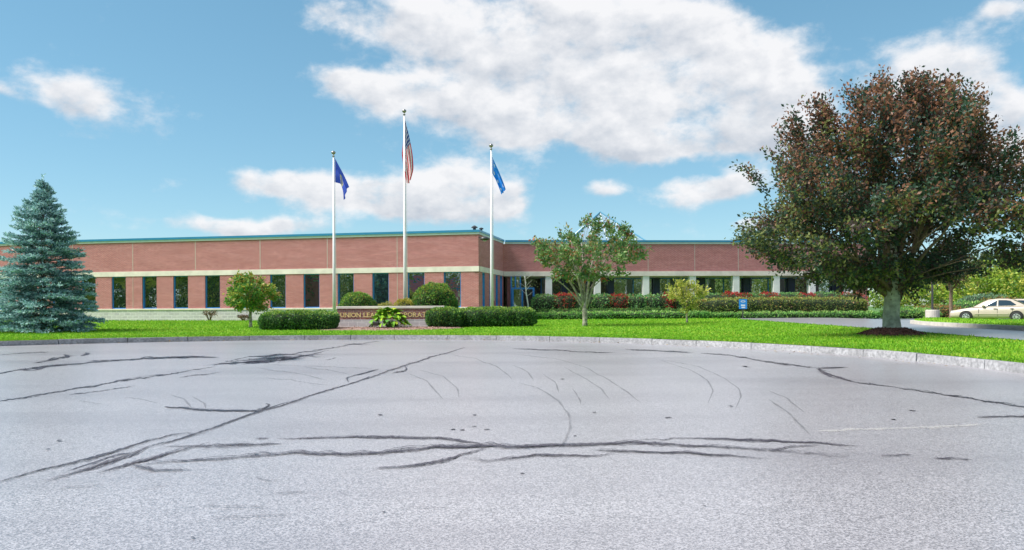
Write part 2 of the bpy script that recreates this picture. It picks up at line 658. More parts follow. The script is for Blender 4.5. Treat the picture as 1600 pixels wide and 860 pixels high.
# lawn: rings round the turning circle
rs = [CR + .17 + .0] + [CR + .3 + .75 * i for i in range(1, 70)] + [CR + 60, CR + 75]
ths = [R(-38 + 2.0 * i) for i in range(128)]
V, F = [], []
for r_ in rs:
    for th in ths:
        x, y = CX + r_ * math.cos(th), CY + r_ * math.sin(th)
        V.append((x, y, T(x, y)))
nth = len(ths)
for i in range(len(rs) - 1):
    for j in range(nth - 1):
        F.append((i * nth + j, (i + 1) * nth + j, (i + 1) * nth + j + 1, i * nth + j + 1))
mb = MB()
mb.v, mb.f = V, F
lawn = mb.build('lawn', lawn_m, smooth=True)
tag(lawn, kind='structure')

# granite kerb: one block after another round the circle
kerb = empty('granite_kerb', (CX, CY + CR, 0), 'curved granite kerb of long blocks edging the paved turning circle', 'kerb')
th = R(-36)
L = 2.0
k = 0
while th < R(214):
    ln = L * random.uniform(.85, 1.15)
    dth = ln / CR
    mb = MB()
    ns = 4
    top = .175 + random.uniform(-.012, .008)
    ro = random.uniform(-.008, .008)
    g0 = .010 / CR
    for q in range(ns):
        a0 = th + g0 + (dth - 2 * g0) * q / ns
        a1 = th + g0 + (dth - 2 * g0) * (q + 1) / ns
        ri, re = CR + ro, CR + .16
        pts = []
        for z in (-.05, top):
            rin = ri + (0 if z < 0 else .012)
            for (a, rr) in ((a0, rin), (a0, re), (a1, re), (a1, rin)):
                pts.append((CX + rr * math.cos(a), CY + rr * math.sin(a), z))
        n = len(mb.v)
        mb.v += pts
        fs = [(4, 5, 6, 7), (3, 0, 4, 7), (1, 2, 6, 5)]
        if q == 0:
            fs.append((0, 1, 5, 4))
        if q == ns - 1:
            fs.append((2, 3, 7, 6))
        mb.f += [tuple(n + i for i in f) for f in fs]
    mb.build('kerb_block', granite, kerb)
    th += dth
    k += 1


# marks on the paving: crack sealing, smears, tyre traces (flat sheets on the asphalt)
def smooth_path(pts, n):
    pts = np.array(pts, float)
    t = np.concatenate([[0], np.cumsum(np.hypot(*np.diff(pts[:, :2], axis=0).T))])
    tt = np.linspace(0, t[-1], n)
    out = np.stack([np.interp(tt, t, pts[:, i]) for i in range(pts.shape[1])], 1)
    for _ in range(3):
        out[1:-1] = (out[:-2] + 2 * out[1:-1] + out[2:]) / 4
    return out


mark_n = 0


def wander(n, amp, k=6):
    """smooth random wandering along a line"""
    m_ = max(3, n // k + 2)
    return np.interp(np.linspace(0, m_ - 1, n), np.arange(m_), rng.normal(size=m_)) * amp


def ribbon(name, P, m, rag, min_w):
    """P: photo positions and thickness of a line on the level paving, stored as an uneven strip on the ground"""
    global mark_n
    n = len(P)
    mark_n += 1
    z = .004 + .0005 * (mark_n % 16)
    G_ = np.array([flat(p[0], p[1], z) for p in P])
    G2 = np.array([flat(p[0], p[1] + .5, z) for p in P])
    tang = np.gradient(G_, axis=0)
    tang /= np.linalg.norm(tang, axis=1, keepdims=True) + 1e-9
    nor = np.stack([-tang[:, 1], tang[:, 0]], 1)
    pxm = np.hypot(*(G2 - G_).T) * 2          # metres of ground for one photo line at that depth
    cosv = np.abs(nor[:, 1])
    wid = np.maximum(P[:, 2] * (pxm * cosv + (G_[:, 1] / FPX) * (1 - cosv)), min_w)
    taper = np.minimum(1, np.minimum(np.arange(n), np.arange(n)[::-1]) / (n * .12 + 2) + .1)
    ra = np.clip(1 + wander(n, rag, 3) + wander(n, rag * .6, 12), .2, 2.2)
    rb = np.clip(1 + wander(n, rag, 3) + wander(n, rag * .6, 12), .2, 2.2)
    A_ = G_ + nor * (wid * taper * .5 * ra)[:, None]
    B_ = G_ - nor * (wid * taper * .5 * rb)[:, None]
    me = bpy.data.meshes.new(name)
    vs = [(*a, z) for a in A_] + [(*a, z) for a in G_] + [(*b, z) for b in B_]
    fs = []
    for i in range(n - 1):
        fs += [(n + i, n + i + 1, i + 1, i), (2 * n + i, 2 * n + i + 1, n + i + 1, n + i)]
    me.from_pydata(vs, [], fs)
    at = me.attributes.new('edge', 'FLOAT', 'POINT')
    at.data.foreach_set('value', np.concatenate([np.zeros(n), np.ones(n), np.zeros(n)]).astype(np.float32))
    me.materials.append(m)
    o = bpy.data.objects.new(name, me)
    col.objects.link(o)
    o.parent = lot
    return o


def mark(name, pts, w, m, rag=.4, step=1.8, min_w=.03, halo=None, strands=0, core=1.0):
    ln = sum(math.hypot(a[0] - b[0], a[1] - b[1]) for a, b in zip(pts, pts[1:]))
    n = max(8, int(ln / step))
    if len(pts[0]) == 2:
        pts = [(p[0], p[1], w) for p in pts]
    P = smooth_path(pts, n)
    P[:, 1] += wander(n, .4, 8) + wander(n, .2, 2)
    if halo is not None:
        H = P.copy()
        H[:, 2] = np.minimum(H[:, 2] * 2.4, H[:, 2] + 3)
        ribbon('tar_stain', H, halo, .35, .1)
    for q in range(strands):
        a0 = rng.uniform(0, .45)
        i0, i1 = int(a0 * n), int(min(1, a0 + rng.uniform(.35, .7)) * n)
        if i1 - i0 < 6:
            continue
        S_ = P[i0:i1].copy()
        S_[:, 1] += wander(len(S_), min(1.6, S_[:, 2].mean() * .35), 14) + rng.uniform(-.6, .6) * S_[:, 2]
        S_[:, 2] = np.maximum(S_[:, 2] * rng.uniform(.15, .4), .7)
        ribbon('tar_strand', S_, m, .4, min_w)
    P[:, 2] *= core
    return ribbon(name, P, m, rag, min_w)


for pts, w in (
        ([(-60, 634), (0, 627), (107, 609), (182, 597), (277, 583), (340, 572)], 3.0),
        ([(-40, 590), (0, 584), (26, 578), (72, 572), (130, 568), (208, 561), (286, 558.6), (342, 559)], 2.6),
        ([(52, 567), (81, 562), (107, 556), (100, 553)], 1.8),
        ([(480, 550), (530, 541.7), (592, 533.5)], 2.0),
        ([(727, 543), (670, 558.6), (611.6, 578), (556, 597), (497.6, 614), (445.6, 632), (400, 645), (335, 668.6), (293, 682), (228, 700)], 3.2),
        ([(257, 635), (325, 641), (400, 642), (418, 637)], 2.6),
        ([(545, 597), (541, 590), (560, 585), (588, 578), (592, 576)], 1.6),
        ([(612, 583), (630, 580), (637, 576), (632, 573)], 1.6),
        ([(-10, 754), (0, 752), (65, 733), (146, 716), (221, 692), (270, 679), (303, 676)], 2.4),
        ([(1275, 575), (1298, 586), (1330, 596), (1395, 605), (1493, 619), (1600, 636), (1680, 650)], 3.0),
        ([(1096, 552), (1145, 555), (1200, 566), (1275, 575)], 2.0),
        ([(1278, 576), (1325, 574)], 1.4),
        ([(976, 545.6), (1028, 548), (1083, 550.5)], 1.6),
        ([(1527, 652), (1600, 650), (1640, 650)], 2.4),
        ([(800, 544.6), (865, 547), (963, 552)], 1.3),
        ([(0, 555), (40, 551), (76, 550)], 1.2),
        ([(127, 557), (137, 553), (133, 551)], 1.2),
        ([(107, 617), (160, 610), (211, 603)], 1.4),
        ([(277, 590), (310, 586), (345, 581)], 1.3),
        ([(508, 563), (526, 558)], 1.6),
        ([(400, 641), (412, 638), (422, 633), (415, 630)], 1.8)):
    mark('crack_seal', pts, w, tar_m, halo=stain_m, strands=2 if len(pts) > 3 else 0, core=.65)
for pts, w in (
        ([(332, 571, 6), (365, 567, 10), (400, 565, 12), (445, 560, 12), (491, 553, 8), (515, 547, 4)], 9),
        ([(26, 579, 4), (72, 573, 6), (104, 570, 3)], 5),
        ([(240, 694, 5), (208, 708, 9), (176, 718, 11), (120, 737, 10), (68, 752, 6)], 9),
        ([(202, 734, 4), (221, 726, 6), (260, 721, 5), (325, 717.5, 4), (400, 713, 5), (459, 707, 4), (543, 710, 5), (608, 706, 6),
          (677, 699, 5), (764, 697, 6), (800, 697.5, 6), (914, 694.6, 5), (995, 691, 5), (1044, 693.7, 4), (1109, 697, 3), (1200, 703, 2.5), (1327, 713, 2)], 4),
        ([(432, 685.6), (556, 683), (686, 685), (745, 692), (764, 696)], 2.8),
        ([(254, 697), (320, 696), (400, 694.7), (440, 693)], 3.4),
        ([(398, 686), (421, 685)], 3),
        ([(579, 732, 2), (644, 728, 3), (686, 721, 4), (729, 708, 4), (761, 699, 4)], 3),
        ([(719, 713), (758, 720), (800, 715.5), (839, 711), (930, 712), (959, 707)], 2.2),
        ([(924, 703), (963, 704.5), (1077, 708), (1158, 713), (1200, 716.5)], 2.6),
        ([(995, 687), (1077, 684.6), (1200, 688), (1272, 690.5), (1350, 698)], 2.3),
        ([(1200, 705), (1236, 697), (1278, 695)], 2.4),
        ([(1376, 711.6), (1425, 710)], 3),
        ([(1457, 715.5), (1519, 718)], 3),
        ([(1275, 576, 4), (1300, 586, 8), (1330, 596, 5)], 6),
        ([(205, 725, 4), (240, 735, 5), (300, 733, 2)], 4),
        ([(150, 738), (210, 722), (280, 704), (330, 690)], 3.5)):
    mark('tar_smear', pts, w, smear_m, halo=stain_m, strands=7 if len(pts) > 3 else 2, core=.38)
for pts, w in (([(205, 767), (262, 757)], 3.5), ([(400, 746), (420, 750), (436, 749)], 3), ([(430, 770), (480, 768)], 3), ([(330, 808), (460, 803)], 3.5),
               ([(90, 762), (160, 757)], 3), ([(310, 790), (420, 792)], 3), ([(640, 792), (700, 794)], 2.5)):
    mark('tar_stain', pts, w, stain_m)
Z3 = .32547


def z3(*p):
    return [(800 + x * Z3, 500 + y * Z3) for x, y in p]


for pts in (z3((0, 295), (120, 325), (220, 385), (270, 450), (280, 510), (250, 590), (200, 640)),
            z3((0, 215), (70, 245), (105, 290)), z3((150, 262), (210, 300), (225, 350)),
            z3((0, 165), (200, 185), (350, 225), (460, 285), (560, 350), (620, 400)),
            z3((250, 225), (350, 280), (430, 330), (470, 385)), z3((290, 330), (325, 380), (330, 410)),
            z3((700, 190), (850, 235), (940, 290), (967, 340), (940, 400)),
            z3((690, 185), (900, 225), (1020, 280), (1090, 330), (1100, 370), (1070, 430)),
            z3((-300, 165), (-180, 185), (-80, 220), (-15, 265), (0, 290)),
            z3((-450, 240), (-330, 270), (-260, 330), (-255, 370)), z3((-510, 255), (-410, 290), (-370, 340), (-330, 380)),
            z3((1229, 340), (1320, 375), (1410, 450)), z3((1229, 380), (1320, 440), (1430, 550)),
            z3((-1200, 215), (-850, 225), (-640, 235)), z3((-1000, 225), (-850, 245), (-780, 260)),
            z3((-1229, 230), (-1000, 260), (-890, 290)), z3((-1640, 360), (-1580, 375), (-1540, 420)),
            z3((-2080, 385), (-2000, 400), (-1960, 402)), z3((-1860, 370), (-1760, 385), (-1700, 400)),
            [(410, 590), (470, 596), (520, 603)], [(300, 620), (320, 630), (322, 640)]):
    mark('tyre_mark', pts, .9, rubber_m, .25, min_w=.045)
mark('pale_scrape', [(1272, 674), (1340, 671), (1428, 668), (1538, 663)], 5.0, chalk_m, .5)
for (px, py) in ((708, 671), (722, 672), (740, 667), (761, 671), (595, 648), (742, 648), (880, 592), (928, 644), (74, 702), (93, 688),
                 (1142, 634), (1165, 573), (1045, 653), (899, 682), (1396, 656), (1425, 642), (817, 740), (600, 800), (1100, 790), (300, 840)):
    mark('tar_speck', [(px - random.uniform(2, 5), py), (px, py - .3), (px + random.uniform(2, 5), py + .2)], 2.2, tar_m, .3, 1.0)

# fallen leaves along the foot of the kerb
nl = 420
al = rng.uniform(R(5), R(130), nl)
rl_ = CR - .03 - np.abs(rng.normal(size=nl)) * .35
pl_ = np.stack([CX + rl_ * np.cos(al), CY + rl_ * np.sin(al), np.full(nl, .012)], 1)
dl_ = np.stack([rng.normal(size=nl), rng.normal(size=nl), np.abs(rng.normal(size=nl)) * .15], 1)
ll = big_quads('fallen_leaves', leaf_quads(pl_, dl_, .07 * rng.uniform(.5, 1.3, nl), .6, .8), blend_cols([(.30, .20, .10), (.42, .30, .12), (.14, .09, .06)], np.ones((nl, 3))), grass_m, lot)
tag(ll, kind='stuff')

# side drive to the parking area
fe_ = [(1150, 498.8), (1185, 501.5), (1250, 506), (1350, 513), (1450, 520.5), (1600, 533), (1760, 548)]
front = [ground(*p) for p in fe_]
far_ = [(1160, 497.6), (1230, 496.8), (1300, 496.4), (1370, 496.2), (1440, 496), (1560, 496), (1760, 496)]
farp = [ground(*p) for p in far_]
NU, NV = 48, 24
fp = smooth_path([p[:2] for p in front], NU)
bp_ = smooth_path([p[:2] for p in farp], NU)
V, F = [], []
for i in range(NU):
    for j in range(NV):
        x, y = fp[i] + (bp_[i] - fp[i]) * j / (NV - 1)
        V.append((x, y, T(x, y) + .022))
for i in range(NU - 1):
    for j in range(NV - 1):
        F.append((i * NV + j, (i + 1) * NV + j, (i + 1) * NV + j + 1, i * NV + j + 1))
mb = MB()
mb.v, mb.f = V, F
drive = mb.build('side_drive', asphalt_drive, smooth=True)
tag(drive, kind='structure')
drive_poly = [tuple(p) for p in fp] + [tuple(p) for p in bp_[::-1]]


def inside(poly, X, Y):
    c = np.zeros(len(X), bool)
    j = len(poly) - 1
    for i in range(len(poly)):
        xi, yi = poly[i]
        xj, yj = poly[j]
        if yi != yj:
            c ^= ((yi > Y) != (yj > Y)) & (X < (xj - xi) * (Y - yi) / (yj - yi) + xi)
        j = i
    return c


# grass island with pale kerb in front of the parked cars
isl_front = [ground(*p)[:2] for p in ((1428, 506.2), (1440, 508.2), (1470, 510.2), (1520, 513), (1600, 517.3), (1760, 526))]
isl_back = [ground(*p)[:2] for p in ((1428, 505.6), (1440, 503.4), (1470, 502.6), (1520, 503), (1600, 504.3), (1760, 507))]
IF, IB = smooth_path(isl_front, 26), smooth_path(isl_back, 26)
V, F = [], []
for i in range(26):
    for j in range(6):
        x, y = IF[i] + (IB[i] - IF[i]) * j / 5
        V.append((x, y, T(x, y) + .14 + .05 * math.sin(math.pi * j / 5)))
for i in range(25):
    for j in range(5):
        F.append((i * 6 + j, (i + 1) * 6 + j, (i + 1) * 6 + j + 1, i * 6 + j + 1))
mb = MB()
mb.v, mb.f = V, F
isl = mb.build('grass_island', lawn_m, smooth=True)
tag(isl, kind='structure')
isl_poly = [tuple(p) for p in IF] + [tuple(p) for p in IB[::-1]]


def kerb_line(name, P, h, w, label, m, side=1):
    root = empty(name, (P[0][0], P[0][1], T(*P[0])), label, 'kerb')
    for a, b in zip(P[:-1], P[1:]):
        a, b = np.array(a), np.array(b)
        d = b - a
        d /= np.linalg.norm(d)
        n = np.array([d[1], -d[0]]) * side
        a_ = a + d * .008
        b_ = b - d * .008
        q = [a_ + n * w, b_ + n * w, b_, a_]
        if side < 0:
            q = q[::-1]
        MB().hexa([(*p, T(*p) - .05) for p in q] + [(*p, T(*p) + h) for p in q]).build('kerb_block', m, root)


kerb_line('island_kerb', [tuple(p) for p in IF[::2]], .165, .16, 'pale low kerb round the grass island by the parked cars', concrete_m, 1)
kerb_line('drive_kerb', [tuple(p) for p in bp_[::3]], .15, .15, 'grey kerb along the far side of the side drive', granite, -1)

# ================================================================== the office building
A = np.array((-2.06, 47.6))
UL, NL = np.array((-.9806, .196)), np.array((-.196, -.9806))
B = A - NL * 7.4                                    # inner corner of the recess
UR = np.array((.9975, .071))
NR = np.array((.071, -.9975))
ZB, ZS, ZW, ZT = .15, 1.27, 3.47, 5.78              # base, sill, window head, top of the brick
bld = empty('office_building', (*A, .42), 'long low red brick office building with blue trim and flat roof', 'building')


def fbox(mb, O, U, N, u0, u1, n0, n1, z0, z1):
    """box in facade coordinates; n grows outward"""
    c = []
    for z in (z0, z1):
        for (u, n) in ((u0, n0), (u1, n0), (u1, n1), (u0, n1)):
            p = O + U * u + N * n
            c.append((p[0], p[1], z))
    return mb.hexa(c)


def fb(O, U, N, u0, u1, n0, n1, z0, z1):
    return fbox(MB(), O, U, N, u0, u1, n0, n1, z0, z1)


LW = 46.0
fb(A, UL, NL, 0, LW, -.4, 0, ZW + .33, ZT).build('upper_wall', brick, bld)
fb(A, UL, NL, -.03, LW, -.35, .03, ZW, ZW + .33).build('concrete_band', stone_band, bld)
fb(A, UL, NL, 0, LW, -.4, .02, ZB, ZS - .10).build('block_plinth', block, bld)
fb(A, UL, NL, -.02, LW, -.4, .06, ZS - .10, ZS).build('sill_course', stone_band, bld)
fb(A, UL, NL, -.05, LW, -.4, .05, ZT, ZT + .13).build('fascia', fascia_m, bld)
fb(A, UL, NL, -.10, LW, -.45, .10, ZT + .13, ZT + .27).build('coping', coping_blue, bld)
# windows, pitch 2.365 m
wins = [1.14 + 2.365 * k for k in range(19)]
prev = 0.0
for w0 in wins:
    fb(A, UL, NL, prev, w0, -.4, 0, ZS, ZW).build('brick_pier', brick, bld)
    prev = w0 + 1.11
    fr = MB()
    t = .05
    for (a, b, c, d) in ((w0, w0 + t, ZS, ZW), (w0 + 1.11 - t, w0 + 1.11, ZS, ZW), (w0 + t, w0 + 1.11 - t, ZS, ZS + t), (w0 + t, w0 + 1.11 - t, ZW - t, ZW)):
        fbox(fr, A, UL, NL, a, b, -.24, -.07, c, d)
    fo = fr.build('window', frame_blue, bld)
    tu, tv = random.uniform(-.022, .022), random.uniform(-.012, .003)
    c8 = []
    for (zv, tz_) in ((ZS + t, -tv), (ZW - t, tv)):
        for (uu, nn_) in ((w0 + t, -.17 - tu), (w0 + 1.11 - t, -.17 + tu), (w0 + 1.11 - t, -.15 + tu), (w0 + t, -.15 - tu)):
            q_ = A + UL * uu + NL * (nn_ + tz_)
            c8.append((q_[0], q_[1], zv))
    MB().hexa(c8).build('pane', pane_m, fo)
fb(A, UL, NL, prev, LW, -.4, 0, ZS, ZW).build('brick_pier', brick, bld)
for k in range(9):
    u = 5.30 + 4.735 * k
    fb(A, UL, NL, u - .025, u + .025, -.02, .006, ZW + .33, ZT - .02).build('expansion_joint', joint_m, bld)
    if k % 2 == 0:
        fb(A, UL, NL, u - .02, u + .02, -.02, .006, ZS, ZW).build('expansion_joint', joint_m, bld)
# return wall facing the entrance court
RU, RN = -NL, -UL
fb(A, RU, RN, 0.4, 7.4, -.4, 0, ZW + .33, ZT).build('upper_wall', brick, bld)
fb(A, RU, RN, -.05, 7.4, -.35, .03, ZW, ZW + .33).build('concrete_band', stone_band, bld)
fb(A, RU, RN, 0.4, 7.4, -.4, .02, ZB, ZS - .10).build('block_plinth', block, bld)
fb(A, RU, RN, -.06, 7.4, -.4, .06, ZS - .10, ZS).build('sill_course', stone_band, bld)
fb(A, RU, RN, .35, 7.4, -.4, .05, ZT, ZT + .13).build('fascia', fascia_m, bld)
fb(A, RU, RN, .45, 7.4, -.45, .10, ZT + .13, ZT + .27).build('coping', coping_blue, bld)
prev = 0.4
for w0 in (1.0, 3.0, 4.9, 6.3):
    fb(A, RU, RN, prev, w0, -.4, 0, ZS, ZW).build('brick_pier', brick, bld)
    prev = w0 + .75
    fr = MB()
    for (a, b, c, d) in ((w0, w0 + .06, ZS, ZW), (w0 + .69, w0 + .75, ZS, ZW), (w0 + .06, w0 + .69, ZS, ZS + .06), (w0 + .06, w0 + .69, ZW - .06, ZW)):
        fbox(fr, A, RU, RN, a, b, -.2, -.03, c, d)
    fo = fr.build('window', frame_blue, bld)
    fb(A, RU, RN, w0 + .06, w0 + .69, -.16, -.14, ZS + .06, ZW - .06).build('pane', pane_m, fo)
fb(A, RU, RN, prev, 7.4, -.4, 0, ZS, ZW).build('brick_pier', brick, bld)
# right wing: brick spandrel on white columns, glazed wall set back behind it
RWL = 27.2
ZB2 = ZW - .02
fb(B, UR, NR, 0, RWL, -.4, 0, ZB2 + .34, ZT - .02).build('upper_wall', brick, bld)
fb(B, UR, NR, 0.05, RWL, -.6, .05, ZB2, ZB2 + .34).build('concrete_band', stone_band, bld)
fb(B, UR, NR, .12, RWL, -.4, .05, ZT - .02, ZT + .11).build('fascia', fascia_m, bld)
fb(B, UR, NR, .15, RWL, -.45, .10, ZT + .11, ZT + .25).build('coping', coping_blue, bld)
cols_u = [3.27, 6.8, 10.36, 13.81, 17.05, 20.08, 22.79, 25.6]
for u in cols_u:
    fb(B, UR, NR, u - .24, u + .24, -.5, -.02, .3, ZB2).build('column', column_white, bld, bevel=.02)
for u in cols_u:
    fb(B, UR, NR, u + .12, u + .17, -.02, .006, ZB2 + .36, ZT - .05).build('expansion_joint', joint_m, bld)
fb(B, UR, NR, .3, RWL, -3.2, -.62, ZB2 - .05, ZB2 + .1).build('soffit', soffit_m, bld)
fb(B, UR, NR, .3, RWL, -3.2, -.05, .2, .46).build('porch_floor', concrete_m, bld)
fb(B, UR, NR, 3.0, RWL, -3.1, -2.85, .46, 1.0).build('porch_sill_wall', brick, bld)
u = 3.0
k = 0
while u < RWL - .5:
    u1 = u + 1.76
    fr = MB()
    for (a, b, c, d) in ((u, u + .07, 1.0, ZB2 - .05), (u + .07, u1, 1.0, 1.07), (u + .07, u1, ZB2 - .12, ZB2 - .05)):
        fbox(fr, B, UR, NR, a, b, -3.0, -2.88, c, d)
    fo = fr.build('window', frame_blue, bld)
    fb(B, UR, NR, u + .07, u1, -2.96, -2.94, 1.07, ZB2 - .12).build('pane', porch_glass, fo)
    if k % 2 == 1:
        fb(B, UR, NR, u - .22, u + .25, -2.86, -2.55, .46, ZB2 - .05).build('inner_post', post_dark, bld)
    u = u1
    k += 1
fb(B, UR, NR, .3, 1.2, -3.1, -.4, .3, ZB2 - .05).build('entrance_wall', brick, bld)
# roofs
mb = MB()
p = [A - NL * .42 - UL * -.5, A + UL * LW - NL * .42, A + UL * LW - NL * 40, A - NL * 40]
q = [A + UL * .42 - NL * .42, A + UL * LW - NL * .42, A + UL * LW - NL * 40, A + UL * .42 - NL * 40]
mb.quad(*[(a[0], a[1], ZT - .05) for a in q]).build('flat_roof', roof_m, bld)
q = [B + UR * .2 - NR * .41, B + UR * RWL - NR * .41, B + UR * RWL - NR * 35, B + UR * .2 - NR * 35]
MB().quad(*[(a[0], a[1], ZT - .08) for a in q]).build('flat_roof', roof_m, bld)
fb(A, UL, NL, LW - .4, LW, -40, -.41, .2, ZT).build('end_wall', brick, bld)
fb(B, UR, NR, RWL - .4, RWL, -35, -.41, .2, ZT).build('end_wall', brick, bld)
fb(B, UR, NR, .1, RWL, -3.5, -3.3, .2, ZT - .1).build('inner_wall', interior_m, bld)
# entrance doors in a blue metal frame
EO = B + NR * .9
fr = MB()
for u in (.55, 1.22, 2.02):
    fbox(fr, EO, UR, NR, u, u + .12, -.12, 0, .3, 2.62)
for (z0, z1) in ((2.5, 2.62), (.44, .56)):
    fbox(fr, EO, UR, NR, .67, 1.22, -.11, -.01, z0, z1)
    fbox(fr, EO, UR, NR, 1.34, 2.02, -.11, -.01, z0, z1)
for u in (.50, .80, 1.15):
    fbox(fr, EO, UR, NR, u, u + .10, -.75, -.62, .3, ZB2 - .02)
do = fr.build('entrance_frame', frame_blue, bld)
fb(EO, UR, NR, .67, 1.22, -.07, -.05, .56, 2.5).build('pane', porch_glass, do)
fb(EO, UR, NR, .60, 1.15, -.70, -.68, .5, ZB2 - .05).build('pane', porch_glass, do)
fb(EO, UR, NR, 1.36, 1.40, -.02, .05, 1.2, 1.7).build('door_handle', steel_ball, do)
# pyramid skylight over the lobby
pc = np.array(at_d(938, 375, 66.0))
s0, zt0 = 3.4, ZT + .05
apex = (pc[0], pc[1], EYE + (HY - 333) / FPX * 66)
lant = empty('pyramid_skylight', (pc[0], pc[1], ZT - .08), 'blue framed pyramid skylight on the flat roof above the lobby', 'skylight')
cr = []
cu, cn = UR * s0, NR * s0
base = [pc[:2] + cu + cn, pc[:2] + cu - cn, pc[:2] - cu - cn, pc[:2] - cu + cn]
base = [pc[:2] - cu + cn, pc[:2] + cu + cn, pc[:2] + cu - cn, pc[:2] - cu - cn]
zb = ZT + .62
MB().hexa([(*b, ZT - .08) for b in base] + [(*b, zb - .25) for b in base]).build('curb', fascia_m, lant)
b2 = [pc[:2] + (b - pc[:2]) * 1.04 for b in base]
MB().hexa([(*b, zb - .25) for b in b2] + [(*b, zb - .12) for b in b2]).build('eave', coping_blue, lant)
for i in range(4):
    a, b = b2[i], b2[(i + 1) % 4]
    gl = MB().poly([(*a, zb - .115), (*b, zb - .115), apex]).build('glass_slope', skylight_glass, lant)
    for k in range(1, 6):
        f = k / 6
        m0 = a + (b - a) * f
        hh = 1 - abs(2 * f - 1)
        tp = np.array([*m0, zb - .115]) * (1 - hh) + hh * np.array(apex)
        mid = (a + b) / 2
        tp = np.array([*(m0 + (np.array(apex[:2]) - mid) * hh), zb - .115 + (apex[2] - zb + .115) * hh])
        MB().tube([(*m0, zb - .10), tuple(tp + np.array([0, 0, .02]))], [.035, .035], 5).build('glazing_bar', fascia_m, gl)
for i in range(4):
    MB().tube([(*b2[i], zb - .08), (apex[0], apex[1], apex[2] + .05)], [.07, .07], 6).build('hip_cap', skylight_metal, lant)
# roof vent and corner lamp
vp = A + UL * .55 - NL * 1.2
MB().lathe((vp[0], vp[1], ZT - .05), [(.10, 0), (.10, .55), (.2, .56), (.2, .62), (.05, .72)], 10).build('roof_vent', dark_metal, bld)
vp = A + UL * .2 - NL * 1.6
MB().lathe((vp[0], vp[1], ZT - .05), [(.07, 0), (.07, .5), (.14, .51), (.14, .58), (.04, .62)], 10).build('roof_vent', dark_metal, bld)
lp = A - UL * .42 + NL * .1
lo = MB().lathe((lp[0], lp[1], ZT - .42), [(.10, 0), (.27, .05), (.30, .11), (.24, .19), (.12, .25), (.05, .27)], 16).build('corner_lamp', dark_metal, bld, True)
MB().lathe((lp[0], lp[1], ZT - .46), [(.05, 0), (.12, .01), (.13, .035)], 14).build('lamp_glass', lamp_lens, lo, True)
MB().tube([(A[0] - .05, A[1] + .1, ZT - .2), (lp[0], lp[1], ZT - .2)], [.03, .03], 6).build('lamp_arm', dark_metal, lo)


# ================================================================== plants
def tree_mesh(trunk_paths, name, m, parent):
    mb = MB()
    for pts, rad, sides in trunk_paths:
        mb.tube(pts, rad, sides)
    return mb.build(name, m, parent, True)


def bez(a, c, b, n=8):
    a, b, c = map(np.array, (a, b, c))
    t = np.linspace(0, 1, n)[:, None]
    return (1 - t) ** 2 * a + 2 * t * (1 - t) * c + t * t * b


